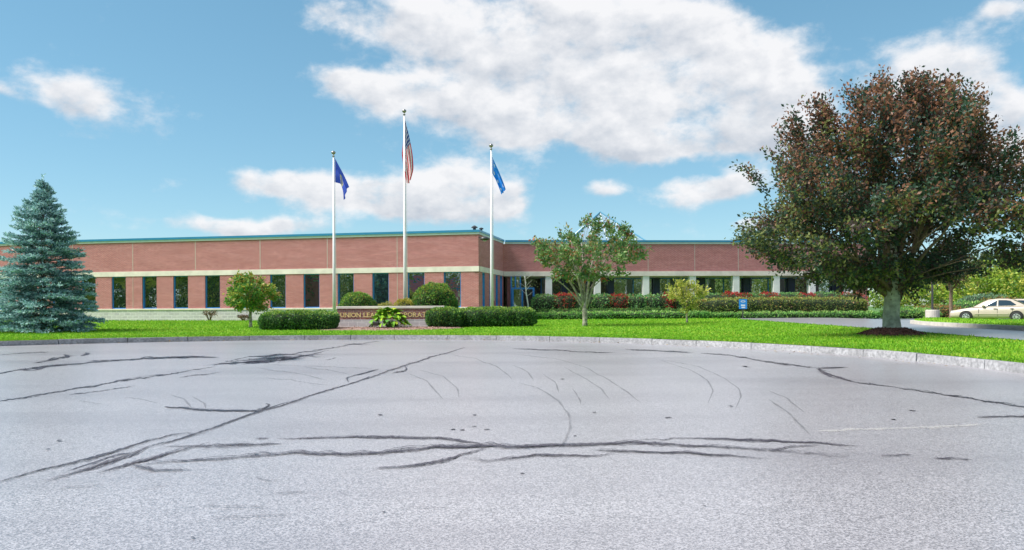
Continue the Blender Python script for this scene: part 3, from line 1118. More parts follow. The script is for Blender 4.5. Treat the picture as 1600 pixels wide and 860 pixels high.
def crown_tree(name, loc, label, cat_group, z0, z1, rad, prof, clumps, per, leaf, palette, weight, trunk_r, fork, limbs, bark,
               hole=.25, spray=.7, aspect=.55, shell=.45, seed=1, up=.5, group=None, oval=(1, 1), lean=(0, 0), twig=70, stems=1, cat='tree', lobes=.16, wid=.17, boughs=0, pull=.4, limb_bark=None):
    """trunk with limbs and a crown of leaf sprays spread through the crown's volume"""
    x0, y0, zg = loc
    root = empty(name, loc, label, cat, group)
    tp = np.array(prof)
    P = []
    while len(P) < clumps:
        t = rng.random(clumps * 3)
        th = rng.uniform(0, 2 * np.pi, clumps * 3)
        rr = rng.random(clumps * 3) ** shell
        rp = np.interp(t, tp[:, 0], tp[:, 1])
        keep = rng.random(len(t)) < rp ** 1.3 / tp[:, 1].max() ** 1.3
        bump = 1 + lobes * np.sin(3 * th + 5 * t + seed) * np.sin(4 * t * 3 + seed * 2) + .10 * np.sin(7 * th - 9 * t)
        Q = np.stack([rr * rp * rad * bump * np.cos(th) * oval[0] + lean[0] * t, rr * rp * rad * bump * np.sin(th) * oval[1] + lean[1] * t, z0 + t * (z1 - z0)], 1)
        nz = vnoise(Q, 5.2 / rad, seed) + .5 * vnoise(Q, 13 / rad, seed + 5)
        keep &= (nz > -1.0 + hole * 2)
        P += [tuple(list(q) + [a, b]) for q, a, b, k in zip(Q, t, rr, keep) if k]
    P = np.array(P[:clumps])
    C, tt, rr = P[:, :3], P[:, 3], P[:, 4]
    if boughs:                               # gather the sprays on boughs, with gaps between
        Bc = C[rng.permutation(clumps)[:boughs]]
        near = ((C[:, None, :] - Bc[None]) ** 2).sum(-1).argmin(1)
        C = C + (Bc[near] - C) * pull
    ctr = np.array([0, 0, z0 + .30 * (z1 - z0)])
    out = unit(C - ctr)
    out[:, 2] += up * (.25 + tt)
    out = unit(out + rng.normal(size=out.shape) * .25)
    N = clumps * per
    s = np.repeat(np.arange(clumps), per)
    along = rng.random(N)
    pos = C[s] + out[s] * (along[:, None] - .5) * spray * rng.uniform(.6, 1.3, (clumps, 1))[s]
    pos += rng.normal(size=(N, 3)) * spray * wid * np.array([1, 1, .7])
    D = unit(out[s] * .7 + rng.normal(size=(N, 3)) * .7 + np.array([0, 0, -.15]))
    size = leaf * rng.uniform(.65, 1.35, N)
    own = rng.random(N) < .45
    cols = blend_cols(palette, weight(pos, tt[s], rr[s], C[s]), rnd=np.where(own, rng.random(N), rng.random(clumps)[s]))
    Vq = leaf_quads(pos, D, size, aspect, .35)
    base_ = np.array([x0, y0, zg])
    big_quads('crown', Vq + base_, cols, leaf_m, root)
    paths = []
    if stems == 1:
        tr = [(0, 0, -.1), (0.02, .01, .15), (0.0, .02, fork * .5), (.02, -.02, fork), (.05, .02, fork + (z1 - fork) * .3)]
        paths.append(([base_ + np.array(p) for p in tr], [trunk_r * 1.35, trunk_r * 1.1, trunk_r * .95, trunk_r * .9, trunk_r * .35], 12))
    idx = rng.permutation(clumps)
    ends = []
    for k in range(limbs):
        e = C[idx[k]] * np.array([.8, .8, 1])
        st = np.array([rng.normal() * trunk_r * .3, rng.normal() * trunk_r * .3, fork * rng.uniform(.8, 1.25)])
        c = st + (e - st) * .35 + np.array([0, 0, (e[2] - st[2]) * .28 * up + .1])
        c[:2] = st[:2] + (e[:2] - st[:2]) * .45
        pa = bez(st, c, e, 9) + rng.normal(size=(9, 3)) * .02 * rad * np.linspace(0, 1, 9)[:, None]
        r0 = trunk_r * rng.uniform(.28, .48)
        paths.append((list(pa + base_), list(np.linspace(r0, max(.012, r0 * .16), 9)), 7))
        ends.append(pa)
    for k in range(limbs, min(clumps, limbs + twig)):
        e = C[idx[k]]
        pa = ends[k % len(ends)]
        j = np.argmin(np.linalg.norm(pa - e, axis=1) + (pa[:, 2] > e[2]) * 1.0)
        j = min(j, 6)
        st = pa[j]
        paths.append((list(bez(st, (st + e) / 2 + np.array([0, 0, .06 * rad]), e, 5) + base_), list(np.linspace(trunk_r * .11, .008, 5)), 5))
    if stems == 1:
        tree_mesh(paths[:1], 'trunk', bark, root)
        tree_mesh(paths[1:], 'limbs', limb_bark or bark, root)
    else:
        tree_mesh(paths, 'limbs', bark, root)
    return root


# the big copper beech on the lawn
bx, by, bz = ground(1393, 523)
bsc = by / FPX
beech_prof = [(0, .20), (.05, .50), (.10, .78), (.18, .95), (.30, 1.0), (.42, .95), (.55, .87), (.68, .78), (.8, .66), (.9, .48), (.96, .33), (1, .14)]


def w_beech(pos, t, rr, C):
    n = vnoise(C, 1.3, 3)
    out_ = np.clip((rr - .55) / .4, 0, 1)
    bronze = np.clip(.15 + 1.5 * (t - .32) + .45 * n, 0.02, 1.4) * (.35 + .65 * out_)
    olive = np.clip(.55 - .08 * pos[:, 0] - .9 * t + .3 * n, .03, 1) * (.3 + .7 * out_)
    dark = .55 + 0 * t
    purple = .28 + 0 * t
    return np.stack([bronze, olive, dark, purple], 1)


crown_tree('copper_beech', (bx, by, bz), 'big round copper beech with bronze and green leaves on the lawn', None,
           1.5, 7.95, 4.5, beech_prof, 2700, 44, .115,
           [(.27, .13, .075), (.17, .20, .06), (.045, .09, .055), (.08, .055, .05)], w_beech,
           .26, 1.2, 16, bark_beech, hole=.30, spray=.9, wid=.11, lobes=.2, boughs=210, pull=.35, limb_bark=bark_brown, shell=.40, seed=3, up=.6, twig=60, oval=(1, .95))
mm = MB()
for i in range(9):
    pass
mo_prof = [(1.0, -.05), (.96, .03), (.8, .09), (.6, .15), (.42, .2), (.25, .22)]
mo = MB().lathe((bx, by, bz), mo_prof, 28)
mo.v = [(v[0] + random.uniform(-.03, .03), v[1] + random.uniform(-.03, .03), v[2] + random.uniform(-.012, .012)) for v in mo.v]
mobj = mo.build('mulch_mound', mulch, None, True)
tag(mobj, 'round mound of dark red bark mulch under the copper beech', 'mulch')


def chips(name, pts, parent, pal, size=.05):
    n = len(pts)
    D = unit(rng.normal(size=(n, 3)) * np.array([1, 1, .35]))
    V_ = leaf_quads(np.array(pts), D, size * rng.uniform(.5, 1.5, n), .5)
    cols = np.array(pal)[rng.integers(0, len(pal), n)] * rng.uniform(.6, 1.4, (n, 1))
    o = big_quads(name, V_, cols, grass_m, parent)
    tag(o, kind='stuff')
    return o


pts = []
for _ in range(2600):
    a, r_ = rng.uniform(0, 6.283), math.sqrt(rng.random()) * 1.02
    zz = np.interp(r_, [.25, .42, .6, .8, .96, 1.0], [.22, .2, .15, .09, .03, .01])
    pts.append((bx + r_ * math.cos(a), by + r_ * math.sin(a), bz + zz + .004))
chips('bark_chips', pts, mobj, [(.16, .06, .045), (.22, .09, .06), (.08, .035, .03)])


# blue spruce
def spruce(px, py, height, rad, label):
    x0, y0, z0 = ground(px, py)
    root = empty('blue_spruce', (x0, y0, z0), label, 'spruce tree')
    base_ = np.array([x0, y0, z0])
    tree_mesh([([base_ + (0, 0, -.1), base_ + (0, 0, height * .5), base_ + (0, 0, height * .97)], [.16, .09, .015], 9)], 'trunk', bark_brown, root)
    Ps, Ds, Cs = [], [], []
    br = []
    z = .12
    while z < height * .985:
        t = z / height
        rl = rad * (1 - t) ** .72 * (1.0 if t > .06 else .92) + .06
        rl *= min(1.0, (1 - t) / .3 + .12) ** .6
        nb = max(5, int(17 * (1 - t) + 5))
        ph = rng.uniform(0, 6.28)
        for b in range(nb):
            th = ph + 2 * math.pi * b / nb + rng.normal() * .16
            ln = rl * rng.uniform(.62, 1.14)
            rise = .95 * t * t + .12 * t - .06 + rng.normal() * .09
            d = np.array([math.cos(th), math.sin(th), rise])
            d /= np.linalg.norm(d)
            side = np.array([-math.sin(th), math.cos(th), 0])
            st = np.array([0, 0, z + rng.normal() * .05])
            br.append((st, st + d * ln * .9 + np.array([0, 0, -.06 * ln])))
            ntuft = int(6 + ln * 17)
            s = rng.uniform(.18, 1.0, ntuft) ** .75
            lat = rng.normal(size=ntuft) * .20 * (1.15 - s) * ln + rng.normal(size=ntuft) * .05
            c = st + d * (s * ln)[:, None] + side * lat[:, None]
            c[:, 2] += -.10 * ln * s * s + .10 * np.maximum(0, s - .75) * ln
            for q, sv, lv in zip(c, s, lat):
                m_ = 9
                dd = d * (.9) + side * (np.sign(lv) * .55) + rng.normal(size=(m_, 3)) * .42 + np.array([0, 0, .12])
                off = rng.normal(size=(m_, 3)) * np.array([.06, .06, .025])
                Ps.append(q + off)
                Ds.append(dd)
                Cs.append(np.full(m_, sv))
        z += .19 + .09 * (1 - t)
    # leader
    for k in range(40):
        zz = height * (.93 + .10 * rng.random())
        Ps.append(np.array([[rng.normal() * .03, rng.normal() * .03, zz]]))
        Ds.append(np.array([[rng.normal() * .5, rng.normal() * .5, .8]]))
        Cs.append(np.array([1.0]))
    P, D, s = np.concatenate(Ps), np.concatenate(Ds), np.concatenate(Cs)
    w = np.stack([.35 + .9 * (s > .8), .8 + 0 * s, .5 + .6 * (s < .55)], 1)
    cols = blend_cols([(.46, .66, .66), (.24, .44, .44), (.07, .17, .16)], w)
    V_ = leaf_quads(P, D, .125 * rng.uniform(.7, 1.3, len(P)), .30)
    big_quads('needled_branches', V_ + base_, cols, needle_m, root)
    mb = MB()
    for a, b in br[::2]:
        mb.tube([a + base_, b + base_], [.02, .006], 4, False)
    mb.build('limbs', bark_brown, root)
    return root


spruce(68, 518, 6.45, 2.4, 'tall blue spruce tree with layered branches on the lawn')


# clipped shrubs and hedges: leaves over a solid core coloured dark as inner shade
def shrub(name, c, half, label, cat, palette, wt_, leaf=.06, n=6000, power=4.0, group=None, dome=False, rough=.05, yaw=0.0, grounded=True, aspect=.6):
    """c: centre of the base; half: half sizes (x, y) and full height"""
    hx, hy, h = half
    root = empty(name, c, label, cat, group)
    base_ = np.array(c)
    # superellipsoid
    d = unit(rng.normal(size=(n, 3)))
    if dome:
        d[:, 2] = np.abs(d[:, 2]) * rng.choice([1, 1, 1, -.5], n)
        d = unit(d)
    p = power
    ax = np.abs(d)
    k = (ax[:, 0] ** p + ax[:, 1] ** p + ax[:, 2] ** p) ** (-1 / p)
    # even spread over the box-like faces
    S = d * k[:, None]
    if not dome:
        S[:, 2] = S[:, 2]
        hv = h / 2
        P = S * np.array([hx, hy, hv]) + np.array([0, 0, hv])
        nrm = unit(np.sign(d) * (np.abs(S) ** (p - 1)) / np.array([hx, hy, hv]))
    else:
        P = S * np.array([hx, hy, h * .62]) + np.array([0, 0, h * .38])
        nrm = unit(np.sign(d) * (np.abs(S) ** (p - 1)) / np.array([hx, hy, h * .62]))
        P[:, 2] = np.maximum(P[:, 2], .02)
    lump = vnoise(P, 7, 2) * rough + vnoise(P, 19, 9) * rough * .6
    P = P + nrm * (lump - rng.random(n) ** 2 * .12 * min(1, h))[:, None]
    P[:, 2] = np.maximum(P[:, 2], .015)
    D = unit(nrm * .7 + rng.normal(size=(n, 3)) * .6 + np.array([0, 0, .15]))
    cols = blend_cols(palette, wt_(P, nrm, h))
    V_ = leaf_quads(P, D, leaf * rng.uniform(.6, 1.4, n), aspect)
    if yaw:
        cs, sn = math.cos(yaw), math.sin(yaw)
        V_ = np.stack([V_[..., 0] * cs - V_[..., 1] * sn, V_[..., 0] * sn + V_[..., 1] * cs, V_[..., 2]], -1)
    big_quads('foliage', V_ + base_, cols, leaf_m, root)
    # solid dark core against see-through, inner shade put into its colour
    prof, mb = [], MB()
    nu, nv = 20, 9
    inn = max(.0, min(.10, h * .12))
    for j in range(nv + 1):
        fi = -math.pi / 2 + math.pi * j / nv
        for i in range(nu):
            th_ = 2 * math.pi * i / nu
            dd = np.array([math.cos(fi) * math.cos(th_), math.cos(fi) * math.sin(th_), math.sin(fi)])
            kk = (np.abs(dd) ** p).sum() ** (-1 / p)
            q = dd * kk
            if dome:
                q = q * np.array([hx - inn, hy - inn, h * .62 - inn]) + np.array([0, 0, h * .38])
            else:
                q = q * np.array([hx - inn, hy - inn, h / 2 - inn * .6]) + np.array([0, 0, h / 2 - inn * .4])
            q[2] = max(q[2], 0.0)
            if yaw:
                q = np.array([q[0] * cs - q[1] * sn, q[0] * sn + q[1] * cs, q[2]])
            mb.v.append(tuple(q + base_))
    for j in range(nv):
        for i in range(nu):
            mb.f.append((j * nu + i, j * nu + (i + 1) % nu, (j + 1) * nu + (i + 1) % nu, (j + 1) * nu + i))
    mb.build('dark_core', core_m, root, True)
    return root


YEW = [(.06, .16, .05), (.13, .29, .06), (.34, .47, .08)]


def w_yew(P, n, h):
    top = np.clip((P[:, 2] / h - .72) / .28, 0, 1)  # light falling on hedge tops put into the leaf colours
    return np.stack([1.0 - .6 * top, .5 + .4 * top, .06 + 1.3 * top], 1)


def px_shrub(px0, px1, ytop, ybase, depth, label, cat='bush', d=None, **kw):
    """a shrub that stands on the lawn between two bearings"""
    pm = (px0 + px1) / 2
    if d is None:
        x, y, z = ground(pm, ybase)
        y += depth / 2
        x = x * y / (y - depth / 2)
        z = T(x, y)
    else:
        x, y, _ = at_d(pm, ybase, d)
        z = T(x, y)
    sc_ = y / FPX
    hh = HY - (pm - 800) * ROLL
    ztop = EYE + (hh - ytop) * sc_
    return shrub(kw.pop('name', 'bush'), (x, y, z - .01), ((px1 - px0) / 2 * sc_, depth / 2, max(.2, ztop - z)), label, cat, **kw)


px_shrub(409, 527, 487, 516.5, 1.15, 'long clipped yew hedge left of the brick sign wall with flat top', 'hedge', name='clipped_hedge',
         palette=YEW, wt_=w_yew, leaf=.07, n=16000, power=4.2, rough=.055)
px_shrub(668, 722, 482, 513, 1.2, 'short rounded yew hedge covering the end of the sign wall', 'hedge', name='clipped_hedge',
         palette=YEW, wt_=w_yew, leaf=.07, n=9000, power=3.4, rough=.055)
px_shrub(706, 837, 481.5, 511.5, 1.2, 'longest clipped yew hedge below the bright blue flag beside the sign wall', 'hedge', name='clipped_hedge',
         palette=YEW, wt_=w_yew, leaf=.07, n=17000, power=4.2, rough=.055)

# sign wall
sx0, sy0 = flat(527, 513, T(-6, 34))[0], 0
SW_D = 35.6
sl = at_d(527, 500, SW_D)[0]
sr = at_d(693, 500, SW_D)[0]
sz = T((sl + sr) / 2, SW_D)
sgn = empty('sign_wall', ((sl + sr) / 2, SW_D + .2, sz), 'low red brick sign wall with gold lettering and stone base', 'sign')
zz = lambda py: EYE + ((HY + 195 * ROLL) - py) / FPX * SW_D
MB().box(sl, sr, SW_D, SW_D + .42, sz - .1, zz(499.5)).build('stone_base', block, sgn)
MB().box(sl + .003, sr - .003, SW_D + .01, SW_D + .41, zz(499.5), zz(482.4)).build('brick_face', sign_brick, sgn)
MB().box(sl - .04, sr + .04, SW_D - .04, SW_D + .46, zz(482.4), zz(478.6)).build('cap_stone', stone_band, sgn, bevel=.012)
# gold letters with serifs
SERIF = {'U': ((0, 1), ()), 'N': ((0, ), (0, 1)), 'I': ((.5,), (.5,)), 'L': ((0,), (0,)), 'E': ((0,), (0,)), 'A': ((), (0, 1)), 'D': ((0,), (0,)),
         'R': ((0,), (0, 1)), 'P': ((0,), (0,)), 'T': ((), (.5,))}
text = 'UNION LEADER CORPORATION'
lx0, lx1 = at_d(532, 495, SW_D)[0], at_d(685, 495, SW_D)[0]
lh = .205
lz = zz(495.6)
glyph = {}
for chv in sorted(set(text) - {' '}):
    cu_ = bpy.data.curves.new('glyph', 'FONT')
    cu_.body = chv
    cu_.size = lh / .73 * 1.0
    cu_.extrude = .012
    cu_.offset = .003
    to = bpy.data.objects.new('glyph', cu_)
    col.objects.link(to)
    bpy.context.view_layer.update()
    me = bpy.data.meshes.new_from_object(to.evaluated_get(bpy.context.evaluated_depsgraph_get()))
    me.name = 'letter'
    xs = [v.co.x for v in me.vertices]
    ys = [v.co.y for v in me.vertices]
    wv = max(xs) - min(xs)
    vs = [(v.co.x - min(xs), -v.co.z, (v.co.y - min(ys)) * lh / (max(ys) - min(ys))) for v in me.vertices]
    fs = [tuple(p.vertices) for p in me.polygons]
    mb = MB()
    mb.v, mb.f = vs, fs
    tops, bots = SERIF.get(chv, ((), ()))
    st = .03
    for lst, zv in ((tops, lh - .018), (bots, 0)):
        for f in lst:
            cxs = st / 2 + (wv - st) * f
            mb.box(cxs - .036, cxs + .036, -.011, .011, zv, zv + .018)
    bpy.data.objects.remove(to)
    glyph[chv] = (mb, wv)
gap = .028
sp_w = .10
tot = sum((glyph[c][1] + gap) if c != ' ' else sp_w for c in text)
kx = (lx1 - lx0) / tot
xx = lx0
cache = {}
for c in text:
    if c == ' ':
        xx += sp_w * kx
        continue
    if c not in cache:
        mb, wv = glyph[c]
        mb.v = [(v[0] * kx, v[1], v[2]) for v in mb.v]
        o = mb.build('letter', gold, None)
        cache[c] = o
    else:
        o = cache[c].copy()
        col.objects.link(o)
    o.parent = sgn
    o.matrix_parent_inverse = Matrix.Translation(-Vector(sgn.location))
    o.location = (xx, SW_D - .006, lz)
    xx += (glyph[c][1] + gap) * kx

# mulch bed in front of the sign
mcx, mcy = (sl + sr) / 2 - .3, SW_D - .9
mb = MB()
nn = 40
ring = []
for k in range(nn):
    a = 2 * math.pi * k / nn
    ring.append((mcx + 3.9 * math.cos(a) * (1 + .03 * math.sin(5 * a)), mcy + 1.5 * math.sin(a) * (1 + .06 * math.sin(3 * a))))
rows = []
for f, hgt in ((1, -.02), (.92, .03), (.7, .055), (.35, .07), (.02, .075)):
    rows.append([(mcx + (p[0] - mcx) * f, mcy + (p[1] - mcy) * f, hgt) for p in ring])
for i, row in enumerate(rows):
    for (x, y, hgt) in row:
        mb.v.append((x, y, T(x, y) + hgt + (random.uniform(-.01, .01) if i else 0)))
for i in range(len(rows) - 1):
    for k in range(nn):
        mb.f.append((i * nn + k, i * nn + (k + 1) % nn, (i + 1) * nn + (k + 1) % nn, (i + 1) * nn + k))
bed = mb.build('mulch_bed', mulch_pale, None, True)
tag(bed, 'flat bed of weathered brown mulch in front of the sign wall', 'mulch')
pts = []
for _ in range(2500):
    a, f = rng.uniform(0, 6.283), math.sqrt(rng.random()) * .96
    x, y = mcx + 3.9 * math.cos(a) * f, mcy + 1.5 * math.sin(a) * f
    pts.append((x, y, T(x, y) + .065 * (1 - f ** 4) + .006))
chips('bark_chips', pts, bed, [(.30, .17, .13), (.22, .11, .09), (.38, .27, .22)], .06)

# hosta with broad leaves
hx_, hy_ = at_d(608, 510, SW_D - .75)[:2]
hz_ = T(hx_, hy_) + .05
hosta = empty('hosta_plant', (hx_, hy_, hz_), 'bright yellow green hosta with broad drooping leaves before the sign wall', 'plant')
hcols = [(.16, .36, .03), (.28, .48, .03), (.42, .52, .04), (.08, .24, .03)]
hmats = []
for i, c in enumerate(hcols):
    m_, nt_, b_ = base_mat('hosta_leaf')
    tcx = nt_.n('ShaderNodeTexCoord').outputs['Object']
    nt_.put(b_.inputs['Base Color'], nt_.mix(nt_.noise(tcx, 8, 3), tuple(q * .75 for q in c), tuple(q * 1.2 for q in c)))
    b_.inputs['Roughness'].default_value = .7
    b_.inputs['Specular IOR Level'].default_value = .2
    b_.inputs['Subsurface Weight'].default_value = 0.0
    hmats.append(m_)


def hosta_leaf():
    mb = MB()
    n = 7
    for i in range(n):
        t = i / (n - 1)
        w = .5 * math.sin(math.pi * min(1, t * .92 + .06)) ** .8 * .62
        x = t
        z = .25 * math.sin(t * 1.9) - .42 * t * t
        mb.v += [(x, -w, z + .10 * w), (x, 0, z - .04), (x, w, z + .10 * w)]
    for i in range(n - 1):
        a = i * 3
        mb.f += [(a, a + 3, a + 4, a + 1), (a + 1, a + 4, a + 5, a + 2)]
    return mb


hm = []
for i in range(4):
    o = hosta_leaf().build('leaf', hmats[i], None, True)
    hm.append(o.data)
    bpy.data.objects.remove(o)
for k in range(170):
    lay = rng.random()
    a = rng.uniform(0, 6.283)
    o = bpy.data.objects.new('leaf', hm[int(rng.choice([0, 1, 2, 3], p=[.35, .35, .18, .12]))])
    col.objects.link(o)
    r0 = .62 * (1 - lay) ** .7 + .03
    o.parent = hosta
    o.location = (math.cos(a) * r0 * 1.05, math.sin(a) * r0 * .8, .12 + .62 * lay ** .8)
    s = rng.uniform(.26, .40)
    o.scale = (s, s * rng.uniform(.8, 1.05), s)
    o.rotation_euler = (rng.normal() * .25, .25 - .75 * lay + rng.normal() * .2, a + rng.normal() * .3)
mb = MB()
for k in range(26):
    a = k * 2.4
    mb.tube([(hx_ + .04 * math.cos(a), hy_ + .04 * math.sin(a), hz_ - .04), (hx_ + .3 * math.cos(a), hy_ + .25 * math.sin(a), hz_ + .3)], [.012, .008], 5)
mb.build('stalks', mat('hosta_stalk', (.15, .28, .05), .6), hosta)

# ground spotlight on a stake, before the hosta
fx, fy = at_d(587, 514, SW_D - 1.3)[:2]
fz = T(fx, fy)
spot = empty('ground_spotlight', (fx, fy, fz), 'small dark ground spotlight on a stake in the mulch bed', 'spotlight')
MB().tube([(fx, fy, fz - .02), (fx, fy, fz + .2)], [.035, .035], 8).build('stake', concrete_m, spot)
MB().hexa([(fx - .12, fy - .05, fz + .17), (fx + .10, fy - .05, fz + .15), (fx + .12, fy + .14, fz + .2), (fx - .1, fy + .14, fz + .22),
           (fx - .13, fy - .10, fz + .33), (fx + .13, fy - .10, fz + .31), (fx + .15, fy + .12, fz + .40), (fx - .11, fy + .12, fz + .42)]).build('lamp_housing', dark_metal, spot, bevel=.01)

# domed bushes and yellow shrubs behind the sign
DOME = [(.07, .20, .045), (.15, .32, .05), (.33, .42, .07), (.28, .16, .06)]


def w_dome(P, n, h):
    top = np.clip((P[:, 2] / h - .55) / .45, 0, 1)
    return np.stack([.9 - .5 * top, .7 + 0 * top, .08 + .9 * top, .05 + .06 * top], 1)


def w_dome2(P, n, h):
    w = w_dome(P, n, h)
    w[:, 3] += .14
    return w


px_shrub(530, 588, 457, 500, 1.7, 'smaller green domed bush behind the sign wall', d=37.4, palette=DOME, wt_=w_dome, leaf=.07, n=9000, power=2.3, rough=.05, dome=True)
px_shrub(643, 713, 443.5, 500, 2.0, 'larger green domed bush with reddish tips behind the sign wall', d=37.9, palette=DOME, wt_=w_dome2, leaf=.08, n=11000, power=2.3, rough=.06, dome=True)
YEL = [(.42, .40, .06), (.50, .38, .07), (.26, .32, .05)]
w_eq = lambda P, n, h: np.ones((len(P), 3))
px_shrub(615, 648, 467.5, 500, .8, 'low golden yellow shrub beside the larger domed bush', d=37.0, palette=YEL, wt_=w_eq, leaf=.06, n=3500, power=2.6, rough=.07, dome=True)
px_shrub(588, 616, 474, 500, .8, 'small pale yellow shrub peeping over the sign wall', d=36.9, palette=[(.45, .42, .12), (.38, .38, .10), (.30, .32, .08)], wt_=w_eq, leaf=.06, n=2500, power=2.6, rough=.07, dome=True)

# planting in front of the right wing
GC = [(.11, .30, .07), (.21, .44, .10), (.33, .50, .13)]
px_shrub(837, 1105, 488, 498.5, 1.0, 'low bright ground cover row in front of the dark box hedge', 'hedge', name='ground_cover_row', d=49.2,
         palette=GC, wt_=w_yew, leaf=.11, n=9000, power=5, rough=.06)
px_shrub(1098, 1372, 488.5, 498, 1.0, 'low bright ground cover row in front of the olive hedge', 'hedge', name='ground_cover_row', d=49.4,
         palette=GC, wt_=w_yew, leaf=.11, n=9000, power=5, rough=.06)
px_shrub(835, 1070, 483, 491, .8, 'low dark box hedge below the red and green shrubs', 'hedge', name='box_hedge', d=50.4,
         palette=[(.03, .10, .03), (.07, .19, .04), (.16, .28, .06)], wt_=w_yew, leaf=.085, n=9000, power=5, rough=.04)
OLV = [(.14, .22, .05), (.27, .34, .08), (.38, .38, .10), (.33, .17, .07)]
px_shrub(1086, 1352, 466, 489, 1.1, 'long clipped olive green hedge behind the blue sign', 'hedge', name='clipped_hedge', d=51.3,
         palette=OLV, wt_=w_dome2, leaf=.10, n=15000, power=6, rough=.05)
SHR_G = [(.09, .26, .09), (.17, .37, .11), (.26, .43, .13), (.36, .14, .08)]
SHR_R = [(.42, .035, .035), (.52, .06, .05), (.25, .04, .03), (.14, .20, .06)]
w4 = lambda a, b, c, d: (lambda P, n, h: np.tile(np.array([a, b, c, d], float), (len(P), 1)))
row1 = [(833, 870, 'g', 'green shrub nearest the blue entrance in the row behind the box hedge'),
        (866, 900, 'r', 'crimson burning bush between the entrance shrub and the dogwood stems'),
        (896, 930, 'g', 'green shrub directly behind the dogwood stems'),
        (926, 956, 'g', 'green shrub between the dogwood and the middle crimson bush'),
        (951, 980, 'r', 'middle crimson burning bush behind the low box hedge'),
        (976, 1008, 'g', 'green shrub next to the middle crimson bush towards the yellow tree'),
        (1004, 1040, 'g', 'green shrub touching the narrow crimson bush by the yellow tree'),
        (1035, 1054, 'r', 'narrow crimson burning bush beside the small yellow tree'),
        (1050, 1090, 'g', 'green shrub behind the crown of the small yellow tree')]
for (a, b, kd, lab) in row1:
    red = kd == 'r'
    px_shrub(a - 3, b + 3, 459.5 + rng.uniform(-1, 2), 483, 1.5, lab, 'shrub', name='shrub', d=52.4,
             palette=SHR_R if red else SHR_G, wt_=w4(1, .5, .6, .7) if red else w4(1, 1, .8, .12), leaf=.11, n=1900, power=3.4, rough=.09, group='shrubs behind the box hedge')
row2 = [(1090, 1134, 'g', 'green shrub behind the olive hedge next to the small yellow tree'),
        (1131, 1154, 'r', 'bright crimson bush above the olive hedge beside the blue sign'),
        (1152, 1172, 'm', 'red and green shrub straight behind the blue sign'),
        (1170, 1190, 'g', 'small green shrub between two crimson bushes behind the olive hedge'),
        (1187, 1216, 'r', 'widest crimson bush behind the olive hedge'),
        (1213, 1250, 'g', 'green shrub between the widest and the last crimson bush'),
        (1247, 1272, 'r', 'last crimson bush behind the olive hedge below the beech leaves'),
        (1270, 1310, 'g', 'green shrub behind the olive hedge under the copper beech'),
        (1306, 1350, 'm', 'half red shrub at the end of the olive hedge behind the beech')]
for (a, b, kd, lab) in row2:
    px_shrub(a - 3, b + 3, 457.5 + rng.uniform(-1, 1.5), 483, 1.4, lab, 'shrub', name='shrub', d=53.3,
             palette=SHR_R if kd != 'g' else SHR_G, wt_={'r': w4(1, .9, .5, .15), 'm': w4(.6, .3, .5, 1), 'g': w4(1, 1, .8, .12)}[kd], leaf=.10, n=1700, power=3.6, rough=.07, group='shrubs behind the olive hedge')

# blue sign before the olive hedge
bsx, bsy = at_d(1161, 490, 48.6)[:2]
bsz = T(bsx, bsy)
bs = empty('blue_sign', (bsx, bsy, bsz), 'small blue sign with white emblem on a post before the olive hedge', 'sign')
zt = lambda py: EYE + (HY - 361 * ROLL - py) / FPX * bsy
MB().box(bsx - .03, bsx + .03, bsy + .012, bsy + .06, bsz - .2, zt(469)).build('post', dark_metal, bs)
pl = MB().box(bsx - .25, bsx + .25, bsy - .012, bsy + .010, zt(483), zt(467.6)).build('panel', sign_blue, bs)
em = MB()
em.v = [(bsx + .15 * math.cos(a), bsy - .016, zt(471.3) + .062 * math.sin(a)) for a in [2 * math.pi * k / 20 for k in range(20)]]
em.v += [(bsx + .105 * math.cos(a), bsy - .016, zt(471.3) + .032 * math.sin(a)) for a in [2 * math.pi * k / 20 for k in range(20)]]
em.f = [(k, (k + 1) % 20, 20 + (k + 1) % 20, 20 + k) for k in range(20)]
em.build('emblem', sign_white, pl)
MB().box(bsx - .13, bsx + .13, bsy - .018, bsy - .0125, zt(478.4), zt(476.2)).build('white_line', sign_white, pl)
MB().box(bsx - .10, bsx + .13, bsy - .018, bsy - .0125, zt(481.6), zt(479.6)).build('white_line', sign_white, pl)


# smaller trees on the lawn
def ptree(px, py, ytop, ybot, halfw, **kw):
    x, y, z = ground(px, py)
    s = y / FPX
    hh = HY - (px - 800) * ROLL
    zt_ = EYE + (hh - ytop) * s - z
    z0_ = EYE + (hh - ybot) * s - z
    return crown_tree(kw.pop('name'), (x, y, z), kw.pop('label'), None, z0_, zt_, halfw * s, kw.pop('prof'), **kw)


round_prof = [(0, .35), (.15, .8), (.35, 1), (.6, .95), (.8, .7), (.95, .35), (1, .15)]
vase_prof = [(0, .12), (.2, .42), (.4, .78), (.6, 1.0), (.78, .92), (.9, .62), (1, .3)]


def w_mix(*w):
    return lambda pos, t, rr, C: np.tile(np.array(w, float), (len(pos), 1)) * (1 + .5 * np.stack([vnoise(C, 3.1, i) for i in range(len(w))], 1)).clip(.1, 3)


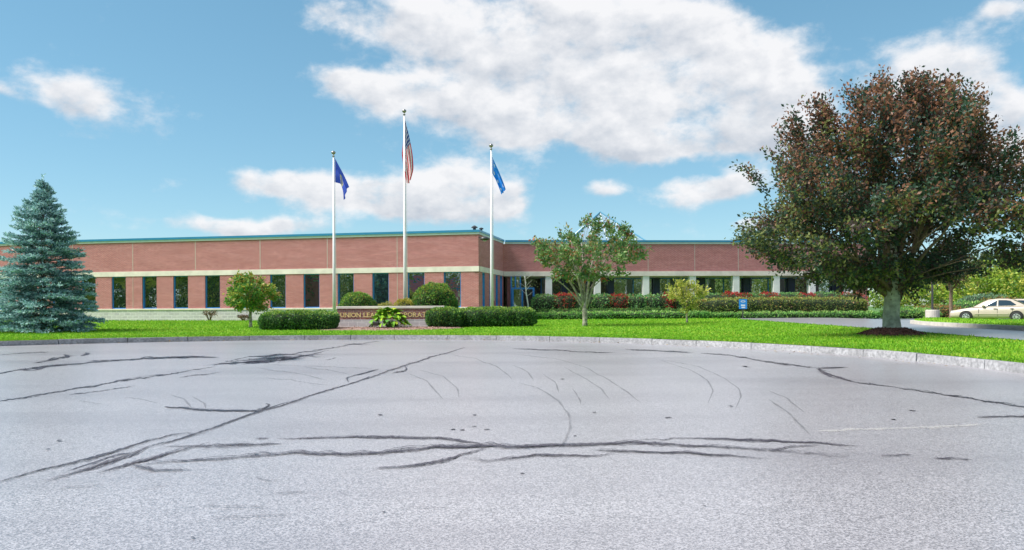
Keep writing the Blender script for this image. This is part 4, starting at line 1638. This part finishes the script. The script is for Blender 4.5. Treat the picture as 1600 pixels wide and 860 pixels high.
ptree(391, 512, 428, 486, 38, name='small_round_tree', label='small round headed tree with green and yellowing leaves before the brick windows', prof=round_prof,
      clumps=300, per=18, leaf=.14, palette=[(.09, .25, .045), (.20, .34, .06), (.42, .40, .07), (.42, .24, .07)], weight=w_mix(1, .9, .5, .2),
      trunk_r=.075, fork=.85, limbs=10, bark=bark_pale, hole=.22, spray=.38, seed=5, up=.3, twig=30, boughs=45, pull=.35)
ptree(1073, 505, 441, 487, 33, name='small_yellow_tree', label='small slender tree with yellow green leaves before the shrubs', prof=vase_prof,
      clumps=120, per=16, leaf=.13, palette=[(.40, .42, .08), (.52, .48, .12), (.26, .32, .06)], weight=w_mix(1, .6, .6),
      trunk_r=.05, fork=.6, limbs=9, bark=bark_pale, hole=.28, spray=.4, seed=8, up=.4, twig=24, boughs=26, pull=.4)
# dogwood with several pale stems
dxp, dyp, dzp = ground(914, 510)
ds = dyp / FPX


def w_dog(pos, t, rr, C):
    n = vnoise(C, 1.7, 4)
    return np.stack([.9 + .4 * n, .7 - .2 * n, np.clip(.3 - .25 * pos[:, 0] / 2 + .3 * n, .05, 1) * .6, .14 + 0 * n], 1).clip(.02, 3)


dog_prof = [(0, .45), (.15, .72), (.32, .98), (.52, 1.0), (.72, .78), (.88, .45), (1, .15)]
dog = crown_tree('dogwood_tree', (dxp, dyp, dzp), 'spreading dogwood with several pale stems and thin green and russet leaves', None,
                 (HY - 438) * ds + EYE - dzp, (HY - 341) * ds + EYE - dzp, 88 * ds, dog_prof, 360, 20, .16,
                 [(.12, .23, .09), (.20, .30, .10), (.36, .27, .10), (.38, .13, .07)], w_dog,
                 .08, 1.3, 5, bark_pale, hole=.28, spray=.45, seed=11, up=.3, twig=40, oval=(1, .8), stems=0, lean=(.35, 0), shell=.42, boughs=70, pull=.32)
mb = MB()
b0 = np.array([dxp, dyp, dzp])
mb.tube([b0 + (0, 0, -.1), b0 + (0, 0, .2), b0 + (.0, 0, .75), b0 + (-.02, 0, 1.1)], [.15, .115, .12, .08], 10)
for (ex, ey, ez, r_) in ((-1.7, .2, 3.2, .065), (-.8, -.2, 3.6, .07), (-.1, .3, 3.9, .07), (.5, -.1, 3.5, .08), (1.4, .1, 3.7, .06), (-1.5, .0, 2.3, .045), (.9, .3, 2.9, .05)):
    st = b0 + (ex * .05, ey * .05, .75 + random.uniform(0, .2))
    e = b0 + (ex, ey, ez)
    mb.tube(list(bez(st, st + (e - st) * (.25, .25, .6) + np.array([ex * .08, 0, 0]), e, 9)), list(np.linspace(r_, .02, 9)), 8)
mb.build('stem', bark_pale, dog, True)

# slim birch by the entrance
btx, bty = at_d(825, 495, 51.5)[:2]
bi = empty('slim_birch', (btx, bty, T(btx, bty)), 'thin white birch stem standing by the blue entrance', 'tree')
b0 = np.array([btx, bty, T(btx, bty)])
bp_paths = [([b0 + (0.05, 0, -.1), b0 + (0, 0, 1), b0 + (-.12, 0, 1.8), b0 + (-.2, 0, 2.9)], [.06, .05, .045, .02], 7)]
for k in range(9):
    z_ = 1.5 + .15 * k
    a = k * 2.4
    bp_paths.append(([b0 + (-.1, 0, z_), b0 + (-.1 + .45 * math.cos(a), .45 * math.sin(a), z_ + .35)], [.018, .006], 5))
tree_mesh(bp_paths, 'trunk', birch, bi)
n = 260
P = b0 + np.stack([rng.normal(size=n) * .4 - .1, rng.normal(size=n) * .35, 2.4 + rng.normal(size=n) * .3], 1)
big_quads('crown', leaf_quads(P, rng.normal(size=(n, 3)), .07 * np.ones(n)), blend_cols([(.14, .26, .08), (.4, .42, .2)], np.ones((n, 2))), leaf_m, bi)

# dark leggy shrubs at the foot of the left wing
for (px0, px1, yt, lab) in ((318, 338, 486, 'dark leggy shrub against the grey block plinth'), (372, 389, 493, 'low straggling shrub at the plinth behind the small round tree')):
    x, y, z = at_d((px0 + px1) / 2, 500, 50.4)
    z = T(x, y)
    rt = empty('leggy_shrub', (x, y, z), lab, 'shrub')
    b0 = np.array([x, y, z])
    hw = (px1 - px0) / 2 * y / FPX
    ht = EYE + (HY + 2.4 - yt) * y / FPX - z
    pa = []
    for k in range(10):
        e = b0 + (rng.uniform(-hw, hw), rng.uniform(-.2, .2), ht * rng.uniform(.6, 1))
        pa.append((list(bez(b0 + (rng.normal() * .05, 0, -.05), (b0 + e) / 2 + np.array([0, 0, .1]), e, 5)), [.03, .026, .02, .015, .008], 5))
    tree_mesh(pa, 'stem', bark_brown, rt)
    n = 420
    P = b0 + np.stack([rng.uniform(-hw, hw, n), rng.uniform(-.25, .25, n), ht * (.55 + .45 * rng.random(n))], 1)
    big_quads('foliage', leaf_quads(P, rng.normal(size=(n, 3)), .08 * np.ones(n)), blend_cols([(.05, .07, .035), (.20, .10, .05)], np.ones((n, 2))), leaf_m, rt)

# ================================================================== flagpoles and flags
FD = 38.2


def flagpole(px, ytop, rad, label):
    x, y = at_d(px, 480, FD)[:2]
    z0 = T(x, y)
    zt_ = EYE + (HY - (px - 800) * ROLL - ytop) / FPX * FD
    root = empty('flagpole', (x, y, z0), label, 'flagpole')
    MB().tube([(x, y, z0 - .1), (x, y, z0 + (zt_ - z0) * .35), (x, y, zt_ - .28)], [rad, rad * .85, rad * .36], 14).build('pole', white_paint, root, True)
    MB().lathe((x, y, zt_ - .30), [(.05, 0), (.07, .03), (.03, .08), (.03, .12), (.085, .15), (.115, .21), (.085, .27), (.02, .30)], 12).build('finial', steel_ball, root, True)
    MB().lathe((x, y, z0), [(rad * 2.2, -.02), (rad * 2.2, .04), (rad * 1.3, .12), (rad * 1.02, .14)], 14).build('base_collar', white_paint, root, True)
    MB().tube([(x + rad + .03, y - .02, z0 + 1.2), (x + rad * .6 + .03, y - .02, zt_ - .4)], [.008, .008], 5).build('halyard', white_paint, root)
    return x, y, zt_


def flag_mat(name, kind):
    m, nt, b = base_mat(name)
    uv = nt.n('ShaderNodeUVMap').outputs[0]
    sp = nt.n('ShaderNodeSeparateXYZ')
    nt.put(sp.inputs[0], uv)
    u, v = sp.outputs[0], sp.outputs[1]
    if kind == 'stripes':
        st = nt.m('GREATER_THAN', nt.m('SINE', nt.m('MULTIPLY', v, 13 * math.pi)), 0.0)
        c = nt.mix(st, (.75, .74, .74), (.62, .03, .05))
        cant = nt.m('MULTIPLY', nt.m('LESS_THAN', u, .4), nt.m('GREATER_THAN', v, 6 / 13))
        su = nt.m('SUBTRACT', nt.m('FRACT', nt.m('MULTIPLY', u, 15)), .5)
        sv = nt.m('SUBTRACT', nt.m('FRACT', nt.m('MULTIPLY', v, 16)), .5)
        star = nt.m('LESS_THAN', nt.m('ADD', nt.m('MULTIPLY', su, su), nt.m('MULTIPLY', sv, sv)), .07)
        c = nt.mix(cant, c, nt.mix(star, (.03, .06, .24), (.75, .76, .8)))
    else:
        du = nt.m('DIVIDE', nt.m('SUBTRACT', u, .5), .17)
        dv = nt.m('DIVIDE', nt.m('SUBTRACT', v, .5), .26)
        r2 = nt.m('ADD', nt.m('MULTIPLY', du, du), nt.m('MULTIPLY', dv, dv))
        if kind == 'seal':
            c = nt.mix(nt.m('LESS_THAN', r2, 1.0), (.05, .10, .58), (.55, .48, .30))
            c = nt.mix(nt.m('LESS_THAN', r2, .45), c, (.12, .14, .25))
        else:
            su = nt.m('SUBTRACT', nt.m('FRACT', nt.m('MULTIPLY', u, 3)), .5)
            sv = nt.m('SUBTRACT', nt.m('FRACT', nt.m('MULTIPLY', v, 2)), .5)
            star = nt.m('LESS_THAN', nt.m('ADD', nt.m('MULTIPLY', su, su), nt.m('MULTIPLY', sv, sv)), .035)
            c = nt.mix(star, (.02, .27, .80), (.60, .70, .85))
    b.inputs['Roughness'].default_value = .75
    nt.put(b.inputs['Base Color'], c)
    tr = nt.n('ShaderNodeBsdfTranslucent')
    nt.put(tr.inputs[0], c)
    mx = nt.n('ShaderNodeMixShader')
    mx.inputs[0].default_value = .4
    m.node_tree.links.new(b.outputs[0], mx.inputs[1])
    m.node_tree.links.new(tr.outputs[0], mx.inputs[2])
    m.node_tree.links.new(mx.outputs[0], m.node_tree.nodes['Material Output'].inputs[0])
    return m


def flag(name, label, m, x, y, ztop, hoist, top_edge, bot_edge, folds, amp):
    """limp flag: hoist down the pole, free end hanging; edges as (sideways, down) points in metres"""
    nu, nv = 36, 16
    te = smooth_path(top_edge, nu)
    be = smooth_path(bot_edge, nu)
    me = bpy.data.meshes.new(name)
    vs, fs, uvs = [], [], []
    for j in range(nv):
        for i in range(nu):
            u, v = i / (nu - 1), j / (nv - 1)
            p = te[i] * (1 - v) + be[i] * v
            yy = amp * u ** .7 * math.sin(folds * v * 2 * math.pi + 2.2 * u + .6) + .10 * u * math.sin(5 * u)
            xs = .035 * u * math.sin(folds * v * 4 * math.pi + 3 * u)
            vs.append((x + .05 + p[0] + xs, y + yy, ztop - p[1]))
            uvs.append((u, 1 - v))
    for j in range(nv - 1):
        for i in range(nu - 1):
            fs.append((j * nu + i, j * nu + i + 1, (j + 1) * nu + i + 1, (j + 1) * nu + i))
    me.from_pydata(vs, [], fs)
    l = me.uv_layers.new(name='UVMap')
    for p in me.polygons:
        p.use_smooth = True
        for li in p.loop_indices:
            l.data[li].uv = uvs[me.loops[li].vertex_index]
    me.materials.append(m)
    o = bpy.data.objects.new(name, me)
    col.objects.link(o)
    return tag(o, label, 'flag')


ps = FD / FPX
x, y, zt_ = flagpole(522.3, 236, .085, 'white flagpole flying the navy flag with a pale seal')
flag('navy_flag', 'limp navy blue flag with a pale gold seal in its fold', flag_mat('navy_flag_cloth', 'seal'), x, y, zt_ - 10 * ps, 1.25,
     [(0, 0), (8 * ps, 17 * ps), (16 * ps, 33 * ps), (23 * ps, 47 * ps)], [(0, 39 * ps), (9 * ps, 41 * ps), (12 * ps, 55 * ps), (14 * ps, 67 * ps)], 1.0, .16)
x, y, zt_ = flagpole(633.2, 171, .095, 'tallest white flagpole flying the red and white striped flag')
flag('striped_flag', 'limp red and white striped flag with a starry blue corner', flag_mat('striped_flag_cloth', 'stripes'), x, y, zt_ - 14 * ps, 1.5,
     [(-1 * ps, 0), (5 * ps, 25 * ps), (10 * ps, 55 * ps), (12 * ps, 80 * ps), (8 * ps, 97 * ps)], [(-2.5 * ps, 30 * ps), (-6 * ps, 55 * ps), (-2 * ps, 78 * ps), (2 * ps, 95 * ps), (4 * ps, 103 * ps)], 1.2, .14)
x, y, zt_ = flagpole(768.6, 225, .085, 'white flagpole flying the bright blue flag with pale flecks')
flag('blue_flag', 'limp bright blue flag with small pale flecks', flag_mat('blue_flag_cloth', 'flecks'), x, y, zt_ - 20 * ps, 1.2,
     [(0, 0), (9 * ps, 20 * ps), (16 * ps, 38 * ps), (21 * ps, 52 * ps)], [(0, 26 * ps), (5 * ps, 36 * ps), (10 * ps, 50 * ps), (14 * ps, 60 * ps)], 1.5, .14)


# ================================================================== parked cars
def make_car(label):
    root = empty('parked_car', (0, 0, 0), label, 'car', 'cars parked behind the grass island')
    st = [(0.0, .34, .56, .55), (.06, .28, .64, .70), (.25, .24, .71, .80), (.55, .22, .77, .85), (1.0, .21, .85, .87), (1.4, .2, .905, .88), (2.0, .2, .93, .885),
          (2.8, .2, .95, .89), (3.5, .21, .97, .885), (4.0, .22, .985, .87), (4.4, .24, .985, .84), (4.68, .28, .96, .79), (4.78, .36, .86, .70), (4.8, .42, .78, .64)]
    mb = MB()
    for (x, zb_, zt2, w) in st:
        h = zt2 - zb_
        sec = [(0, zb_), (.82 * w, zb_), (.965 * w, zb_ + .12 * h), (w, zb_ + .42 * h), (.992 * w, zb_ + .66 * h), (.955 * w, zb_ + .90 * h), (.86 * w, zt2 - .01), (.5 * w, zt2 + .012), (0, zt2 + .02)]
        ring = sec + [(-a, b) for a, b in sec[-2:0:-1]]
        mb.v += [(x, a, b) for a, b in ring]
    m_ = 16
    for i in range(len(st) - 1):
        for k in range(m_):
            mb.f.append((i * m_ + k, i * m_ + (k + 1) % m_, (i + 1) * m_ + (k + 1) % m_, (i + 1) * m_ + k))
    mb.f.append(tuple(range(m_ - 1, -1, -1)))
    e = (len(st) - 1) * m_
    mb.f.append(tuple(e + k for k in range(m_)))
    body = mb.build('body', car_paint, root, True)
    # cabin
    cs_ = [(1.30, .90, .905, .80, .79), (1.75, .92, 1.19, .80, .66), (2.12, .935, 1.375, .80, .60), (2.6, .945, 1.425, .805, .585), (3.05, .955, 1.415, .805, .585), (3.35, .965, 1.37, .80, .60), (3.75, .975, 1.18, .79, .65), (4.10, .98, .99, .77, .75)]
    mb = MB()
    for (x, zb_, zt2, w0, w1) in cs_:
        ring = [(-w0, zb_), (-w1, zt2 - .03), (-w1 * .86, zt2), (0, zt2 + .015), (w1 * .86, zt2), (w1, zt2 - .03), (w0, zb_)]
        mb.v += [(x, a, b) for a, b in ring]
    for i in range(len(cs_) - 1):
        for k in range(6):
            mb.f.append((i * 7 + k, i * 7 + k + 1, (i + 1) * 7 + k + 1, (i + 1) * 7 + k))
    cab = mb.build('cabin', car_paint, root, True)
    X = [c[0] for c in cs_]

    def sp_(x, t, s, o=.022):
        zb_, zt2, w0, w1 = [np.interp(x, X, [c[i] for c in cs_]) for i in (1, 2, 3, 4)]
        z = zb_ + (zt2 - .03 - zb_) * t
        return (x, s * (w0 + (w1 - w0) * t + o), z + .004)
    for s in (-1, 1):
        g = MB().poly([sp_(1.68, .12, s), sp_(2.0, .1, s), sp_(2.58, .1, s), sp_(2.58, .88, s), sp_(2.28, .88, s), sp_(1.9, .82, s)]).build('front_side_window', car_glass, cab)
        g = MB().poly([sp_(2.66, .1, s), sp_(3.42, .12, s), sp_(3.60, .32, s), sp_(3.28, .86, s), sp_(3.05, .88, s), sp_(2.66, .88, s)]).build('rear_side_window', car_glass, cab)
    for nm, xa, xb in (('windscreen', 1.36, 2.06), ('rear_window', 4.04, 3.42)):
        n_ = []
        for t_, x in ((0, xa), (.5, (xa + xb) / 2), (1, xb)):
            zt2, w1 = [np.interp(x, X, [c[i] for c in cs_]) for i in (2, 4)]
            n_.append([(x, -w1 * .84, zt2 + .012), (x, 0, zt2 + .026), (x, w1 * .84, zt2 + .012)])
        mb = MB()
        for row in n_:
            mb.v += row
        for i in range(2):
            for k in range(2):
                mb.f.append((i * 3 + k, i * 3 + k + 1, i * 3 + k + 4, i * 3 + k + 3))
        mb.build(nm, car_glass, cab, True)
    for xw in (.95, 3.62):
        for s in (-1, 1):
            mb = MB()
            mb.v.append((xw, s * .893, .33))
            nseg = 20
            for k in range(nseg + 1):
                a = -.15 + (math.pi + .3) * k / nseg
                mb.v.append((xw + .37 * math.cos(a), s * .893, .33 + .37 * math.sin(a)))
            mb.f = [(0, k + 1, k + 2) for k in range(nseg)]
            mb.build('wheel_arch_shade', trim_m, root)  # flat black disc painted in for the shade of the wheel hollow
            wh = MB()
            prof_ = [(.20, -.10), (.29, -.10), (.315, -.07), (.315, .07), (.29, .10), (.20, .10)]
            for (r_, yy) in prof_:
                for k in range(22):
                    a = 2 * math.pi * k / 22
                    wh.v.append((xw + r_ * math.cos(a), s * .82 + yy, .315 + r_ * math.sin(a)))
            for i in range(5):
                for k in range(22):
                    wh.f.append((i * 22 + k, i * 22 + (k + 1) % 22, (i + 1) * 22 + (k + 1) % 22, (i + 1) * 22 + k))
            w_ = wh.build('wheel', tyre_m, root, True)
            rm = MB()
            yo = s * .918
            rm.v.append((xw, yo + s * .012, .315))
            for k in range(28):
                a = 2 * math.pi * k / 28
                r_ = .205
                rm.v.append((xw + r_ * math.cos(a), yo, .315 + r_ * math.sin(a)))
            rm.f = [(0, 1 + k, 1 + (k + 1) % 28) for k in range(28)]
            ro_ = rm.build('rim', rim_m, w_)
            for k in range(7):
                a = 2 * math.pi * k / 7
                c_, s_ = math.cos(a), math.sin(a)
                q = []
                for (rr_, tt_) in ((.07, -.02), (.17, -.035), (.17, .035), (.07, .02)):
                    q.append((xw + rr_ * c_ - tt_ * s_, yo + s * .014, .315 + rr_ * s_ + tt_ * c_))
                mbq = MB().poly(q)
                rm2 = mbq
                rm2.build('rim_gap_shade', trim_m, w_)  # flat black patch standing in for shade between the spokes
    for s in (-1, 1):
        MB().hexa([(4.40, s * .70, .70), (4.79, s * .60, .70), (4.795, s * .735, .70), (4.42, s * .85, .70),
                   (4.42, s * .70, .86), (4.775, s * .60, .86), (4.765, s * .745, .86), (4.44, s * .842, .86)]).build('tail_lamp', red_lens, root)
        MB().hexa([(.03, s * .42, .57), (.30, s * .60, .57), (.30, s * .81, .58), (.06, s * .70, .57), (.06, s * .42, .68), (.30, s * .60, .70), (.32, s * .80, .70), (.10, s * .69, .68)]).build('headlight', lamp_lens, root)
        MB().box(1.80, 1.98, min(s * .82, s * .98), max(s * .82, s * .98), .95, 1.07).build('mirror', car_paint, root, bevel=.03)
        for xh in (2.42, 3.30):
            MB().box(xh, xh + .18, min(s * .886, s * .905), max(s * .886, s * .905), .80, .835).build('door_handle', trim_m, root)
        for xd in (1.62, 2.62, 3.40):
            MB().box(xd, xd + .012, min(s * .88, s * .8945), max(s * .88, s * .8945), .34, .86).build('door_gap', trim_m, root)
        MB().box(1.42, 3.2, min(s * .88, s * .903), max(s * .88, s * .903), .47, .53).build('side_moulding', car_paint, root)
    MB().box(4.79, 4.812, -.25, .25, .66, .78).build('number_plate', sign_white, root)
    MB().box(4.74, 4.84, -.66, .66, .42, .56).build('bumper', car_paint, root, bevel=.04)
    return root


def copy_tree(o, parent=None):
    c = o.copy()
    col.objects.link(c)
    c.parent = parent
    if parent is not None:
        c.matrix_parent_inverse = o.matrix_parent_inverse.copy()
    for ch in list(o.children):
        copy_tree(ch, c)
    return c


car = make_car('champagne saloon car parked behind the grass island')
ca = R(-40)
cd = 49.5
cxp, cyp, _ = at_d(1487, 502, cd)
car2 = copy_tree(car)
car2['label'] = 'second pale saloon car parked beyond the champagne one'
for o, off in ((car, (0, 0)), (car2, (2.9, 2.6))):
    x, y = cxp + off[0], cyp + off[1]
    o.location = (x, y, T(x, y) + .024)
    o.rotation_euler = (0, 0, ca)

# lamp post on its concrete base, and a slim tree on the island
lx, ly, lz_ = ground(1457, 501)
lz_ = T(lx, ly)
lamp = empty('lamp_post', (lx, ly, lz_), 'parking lamp post with a thick concrete base beside the grass island', 'lamp post')
rb = 10 * ly / FPX
MB().lathe((lx, ly, lz_), [(rb, -.1), (rb, .7), (rb * .95, .75)], 20).build('concrete_base', concrete_m, lamp)
MB().tube([(lx, ly, lz_ + .75), (lx, ly, lz_ + 4.6)], [.075, .06], 10).build('pole', dark_metal, lamp)
MB().box(lx - .12, lx + .75, ly - .16, ly + .16, lz_ + 4.6, lz_ + 4.72).build('lamp_head', dark_metal, lamp, bevel=.02)
tx, ty, tz = ground(1486, 503)
crown_tree('slim_island_tree', (tx, ty, T(tx, ty) + .1), 'slim brown trunked tree on the grass island beside the parked car', None, 2.3, 5.2, 1.6, round_prof,
           240, 18, .16, [(.05, .09, .03), (.12, .14, .04), (.14, .08, .04)], w_mix(1, .7, .5), .11, 2.2, 9, bark_brown, hole=.25, spray=.5, seed=14, up=.4, twig=30)

# trees and bank beyond the parking area
LIME = [(.18, .30, .04), (.32, .42, .06), (.46, .44, .08), (.08, .17, .04)]
far_trees = [(1475, 90, 6.0, 3.6, 'g'), (1530, 84, 6.2, 3.8, 'y'), (1590, 80, 6.3, 3.6, 'g'), (1640, 74, 7.0, 3.6, 'y'), (1560, 100, 8.2, 4.6, 'g'), (1625, 96, 8.6, 4.6, 'y'), (1430, 98, 6.2, 4.0, 'y'), (1390, 105, 6.5, 4.2, 'g'), (1700, 84, 7.5, 4.2, 'g')]
for i, (px, d, h, r_, kd) in enumerate(far_trees):
    x, y, _ = at_d(px, 480, d)
    crown_tree('roadside_tree', (x, y, max(-.1, T(x, y)) if math.hypot(x - CX, y - CY) < CR + 74 else -.12), 'yellowing leafy tree beyond the parking area' if kd == 'y' else 'lime green leafy tree beyond the parking area', None,
               .9, h, r_, round_prof, 330, 16, .30, LIME, w_mix(.6, .8, .9, .3) if kd == 'y' else w_mix(1, .8, .2, .5),
               .16, 1.4, 8, bark_brown, hole=.12, spray=1.0, seed=20 + i, up=.3, group='trees beyond the parking area', twig=10)
for i, (px, d, hw, h, kd) in enumerate(((1420, 62, 2.2, .8, 0), (1465, 64, 2.2, 1.0, 1), (1510, 66, 2.6, 1.3, 0), (1570, 66, 2.4, 1.6, 1), (1620, 64, 2.2, 1.4, 0), (1540, 72, 2.6, 2.0, 2))):
    x, y, _ = at_d(px, 480, d)
    pal = [GC, [(.14, .22, .05), (.30, .26, .07), (.34, .16, .06)], [(.10, .22, .14), (.18, .30, .18), (.25, .34, .2)]][kd]
    shrub('bank_shrub', (x, y, T(x, y) - .02), (hw, 1.2, h), ['spreading green shrub on the bank past the parking area', 'russet green shrub on the bank past the parking area', 'grey green shrub behind the parked cars'][kd], 'shrub', pal,
          lambda P, n, h: np.ones((len(P), 3)), .16, 2600, 2.6, 'shrubs on the bank past the parking area', True, .12)

# woodland and a brick wing on the camera's side of the court, seen only in the window glass
wood = []
wc = []
for k in range(80):
    a = R(-222 + 220 * k / 79)
    rr_ = 62 + 10 * math.sin(k * 1.7)
    cx_, cy_ = rr_ * math.cos(a) + 2, rr_ * math.sin(a) - 2
    hh_ = 12 + 3.5 * math.sin(k * 2.3) + rng.normal()
    n = 420
    d_ = unit(rng.normal(size=(n, 3)))
    rad_ = rng.random(n) ** .4
    P = np.stack([cx_ + d_[:, 0] * 5 * rad_, cy_ + d_[:, 1] * 5 * rad_, np.maximum(.2, hh_ * .5 + d_[:, 2] * hh_ * .55 * rad_)], 1)
    wood.append(leaf_quads(P, rng.normal(size=(n, 3)), 1.1 * rng.uniform(.6, 1.3, n), .7))
    wc.append(blend_cols([(.06, .14, .04), (.14, .24, .05), (.26, .30, .07)], np.ones((n, 3))))
wo = big_quads('far_woodland', np.concatenate(wood), np.concatenate(wc), leaf_m)
tag(wo, 'belt of leafy woodland mirrored in the window glass', 'woodland', kind='stuff')
wing = empty('facing_brick_wing', (-41, -8, 0), 'plain brick wing mirrored in the office windows', 'building')
MB().box(-50, -33, -14, -2, -.1, 5.6).build('wall', brick, wing)
MB().box(-50.1, -32.9, -14.1, -1.9, 5.6, 5.9).build('coping', coping_blue, wing)

# ================================================================== mown grass blades on the lawn
N = 330000
r_ = CR + .15 + 34 * rng.random(N) ** 1.5
th_ = rng.uniform(R(-6), R(150), N)
X, Y = CX + r_ * np.cos(th_), CY + r_ * np.sin(th_)
ok = (np.abs(X / np.maximum(Y, 1)) < .74)
ok &= ~inside(drive_poly, X, Y)
ok &= ((X - mcx) / 3.8) ** 2 + ((Y - mcy) / 1.45) ** 2 > 1
ok &= (X - bx) ** 2 + (Y - by) ** 2 > .96
dl = (X - A[0]) * NL[0] + (Y - A[1]) * NL[1]
ok &= (dl > .05) | (X > A[0])
ok &= (Y < 54.2)
X, Y = X[ok], Y[ok]
# the grass island too
Xi = rng.uniform(min(p[0] for p in isl_poly), max(p[0] for p in isl_poly), 30000)
Yi = rng.uniform(min(p[1] for p in isl_poly), max(p[1] for p in isl_poly), 30000)
ki = inside(isl_poly, Xi, Yi)
Z = np.array([T(a, b) for a, b in zip(X, Y)])
Zi = np.array([T(a, b) + .15 for a, b in zip(Xi[ki], Yi[ki])])
P = np.concatenate([np.stack([X, Y, Z - .005], 1), np.stack([Xi[ki], Yi[ki], Zi], 1)])
n = len(P)
D = unit(np.stack([rng.normal(size=n) * .45, rng.normal(size=n) * .45, np.ones(n)], 1))
dk = np.hypot(P[:, 0] - CX, P[:, 1] - CY) - CR
size = (.055 + .0012 * dk) * rng.uniform(.6, 1.4, n)
band = np.sin(P[:, 0] * .5 + P[:, 1] * 2.6) * .7 + vnoise(P, .9, 31) * .9 + vnoise(P, 3.0, 33) * .5
w = np.stack([.9 - .45 * band, .8 + .2 * band, .25 + .35 * band], 1).clip(.03, 3)
cols = blend_cols([(.13, .32, .02), (.21, .41, .025), (.37, .46, .06)], w)
gr = big_quads('lawn_grass', leaf_quads(P, D, size, .32), cols, grass_m)
tag(gr, 'short bright green mown grass of the lawn', 'grass', kind='stuff')
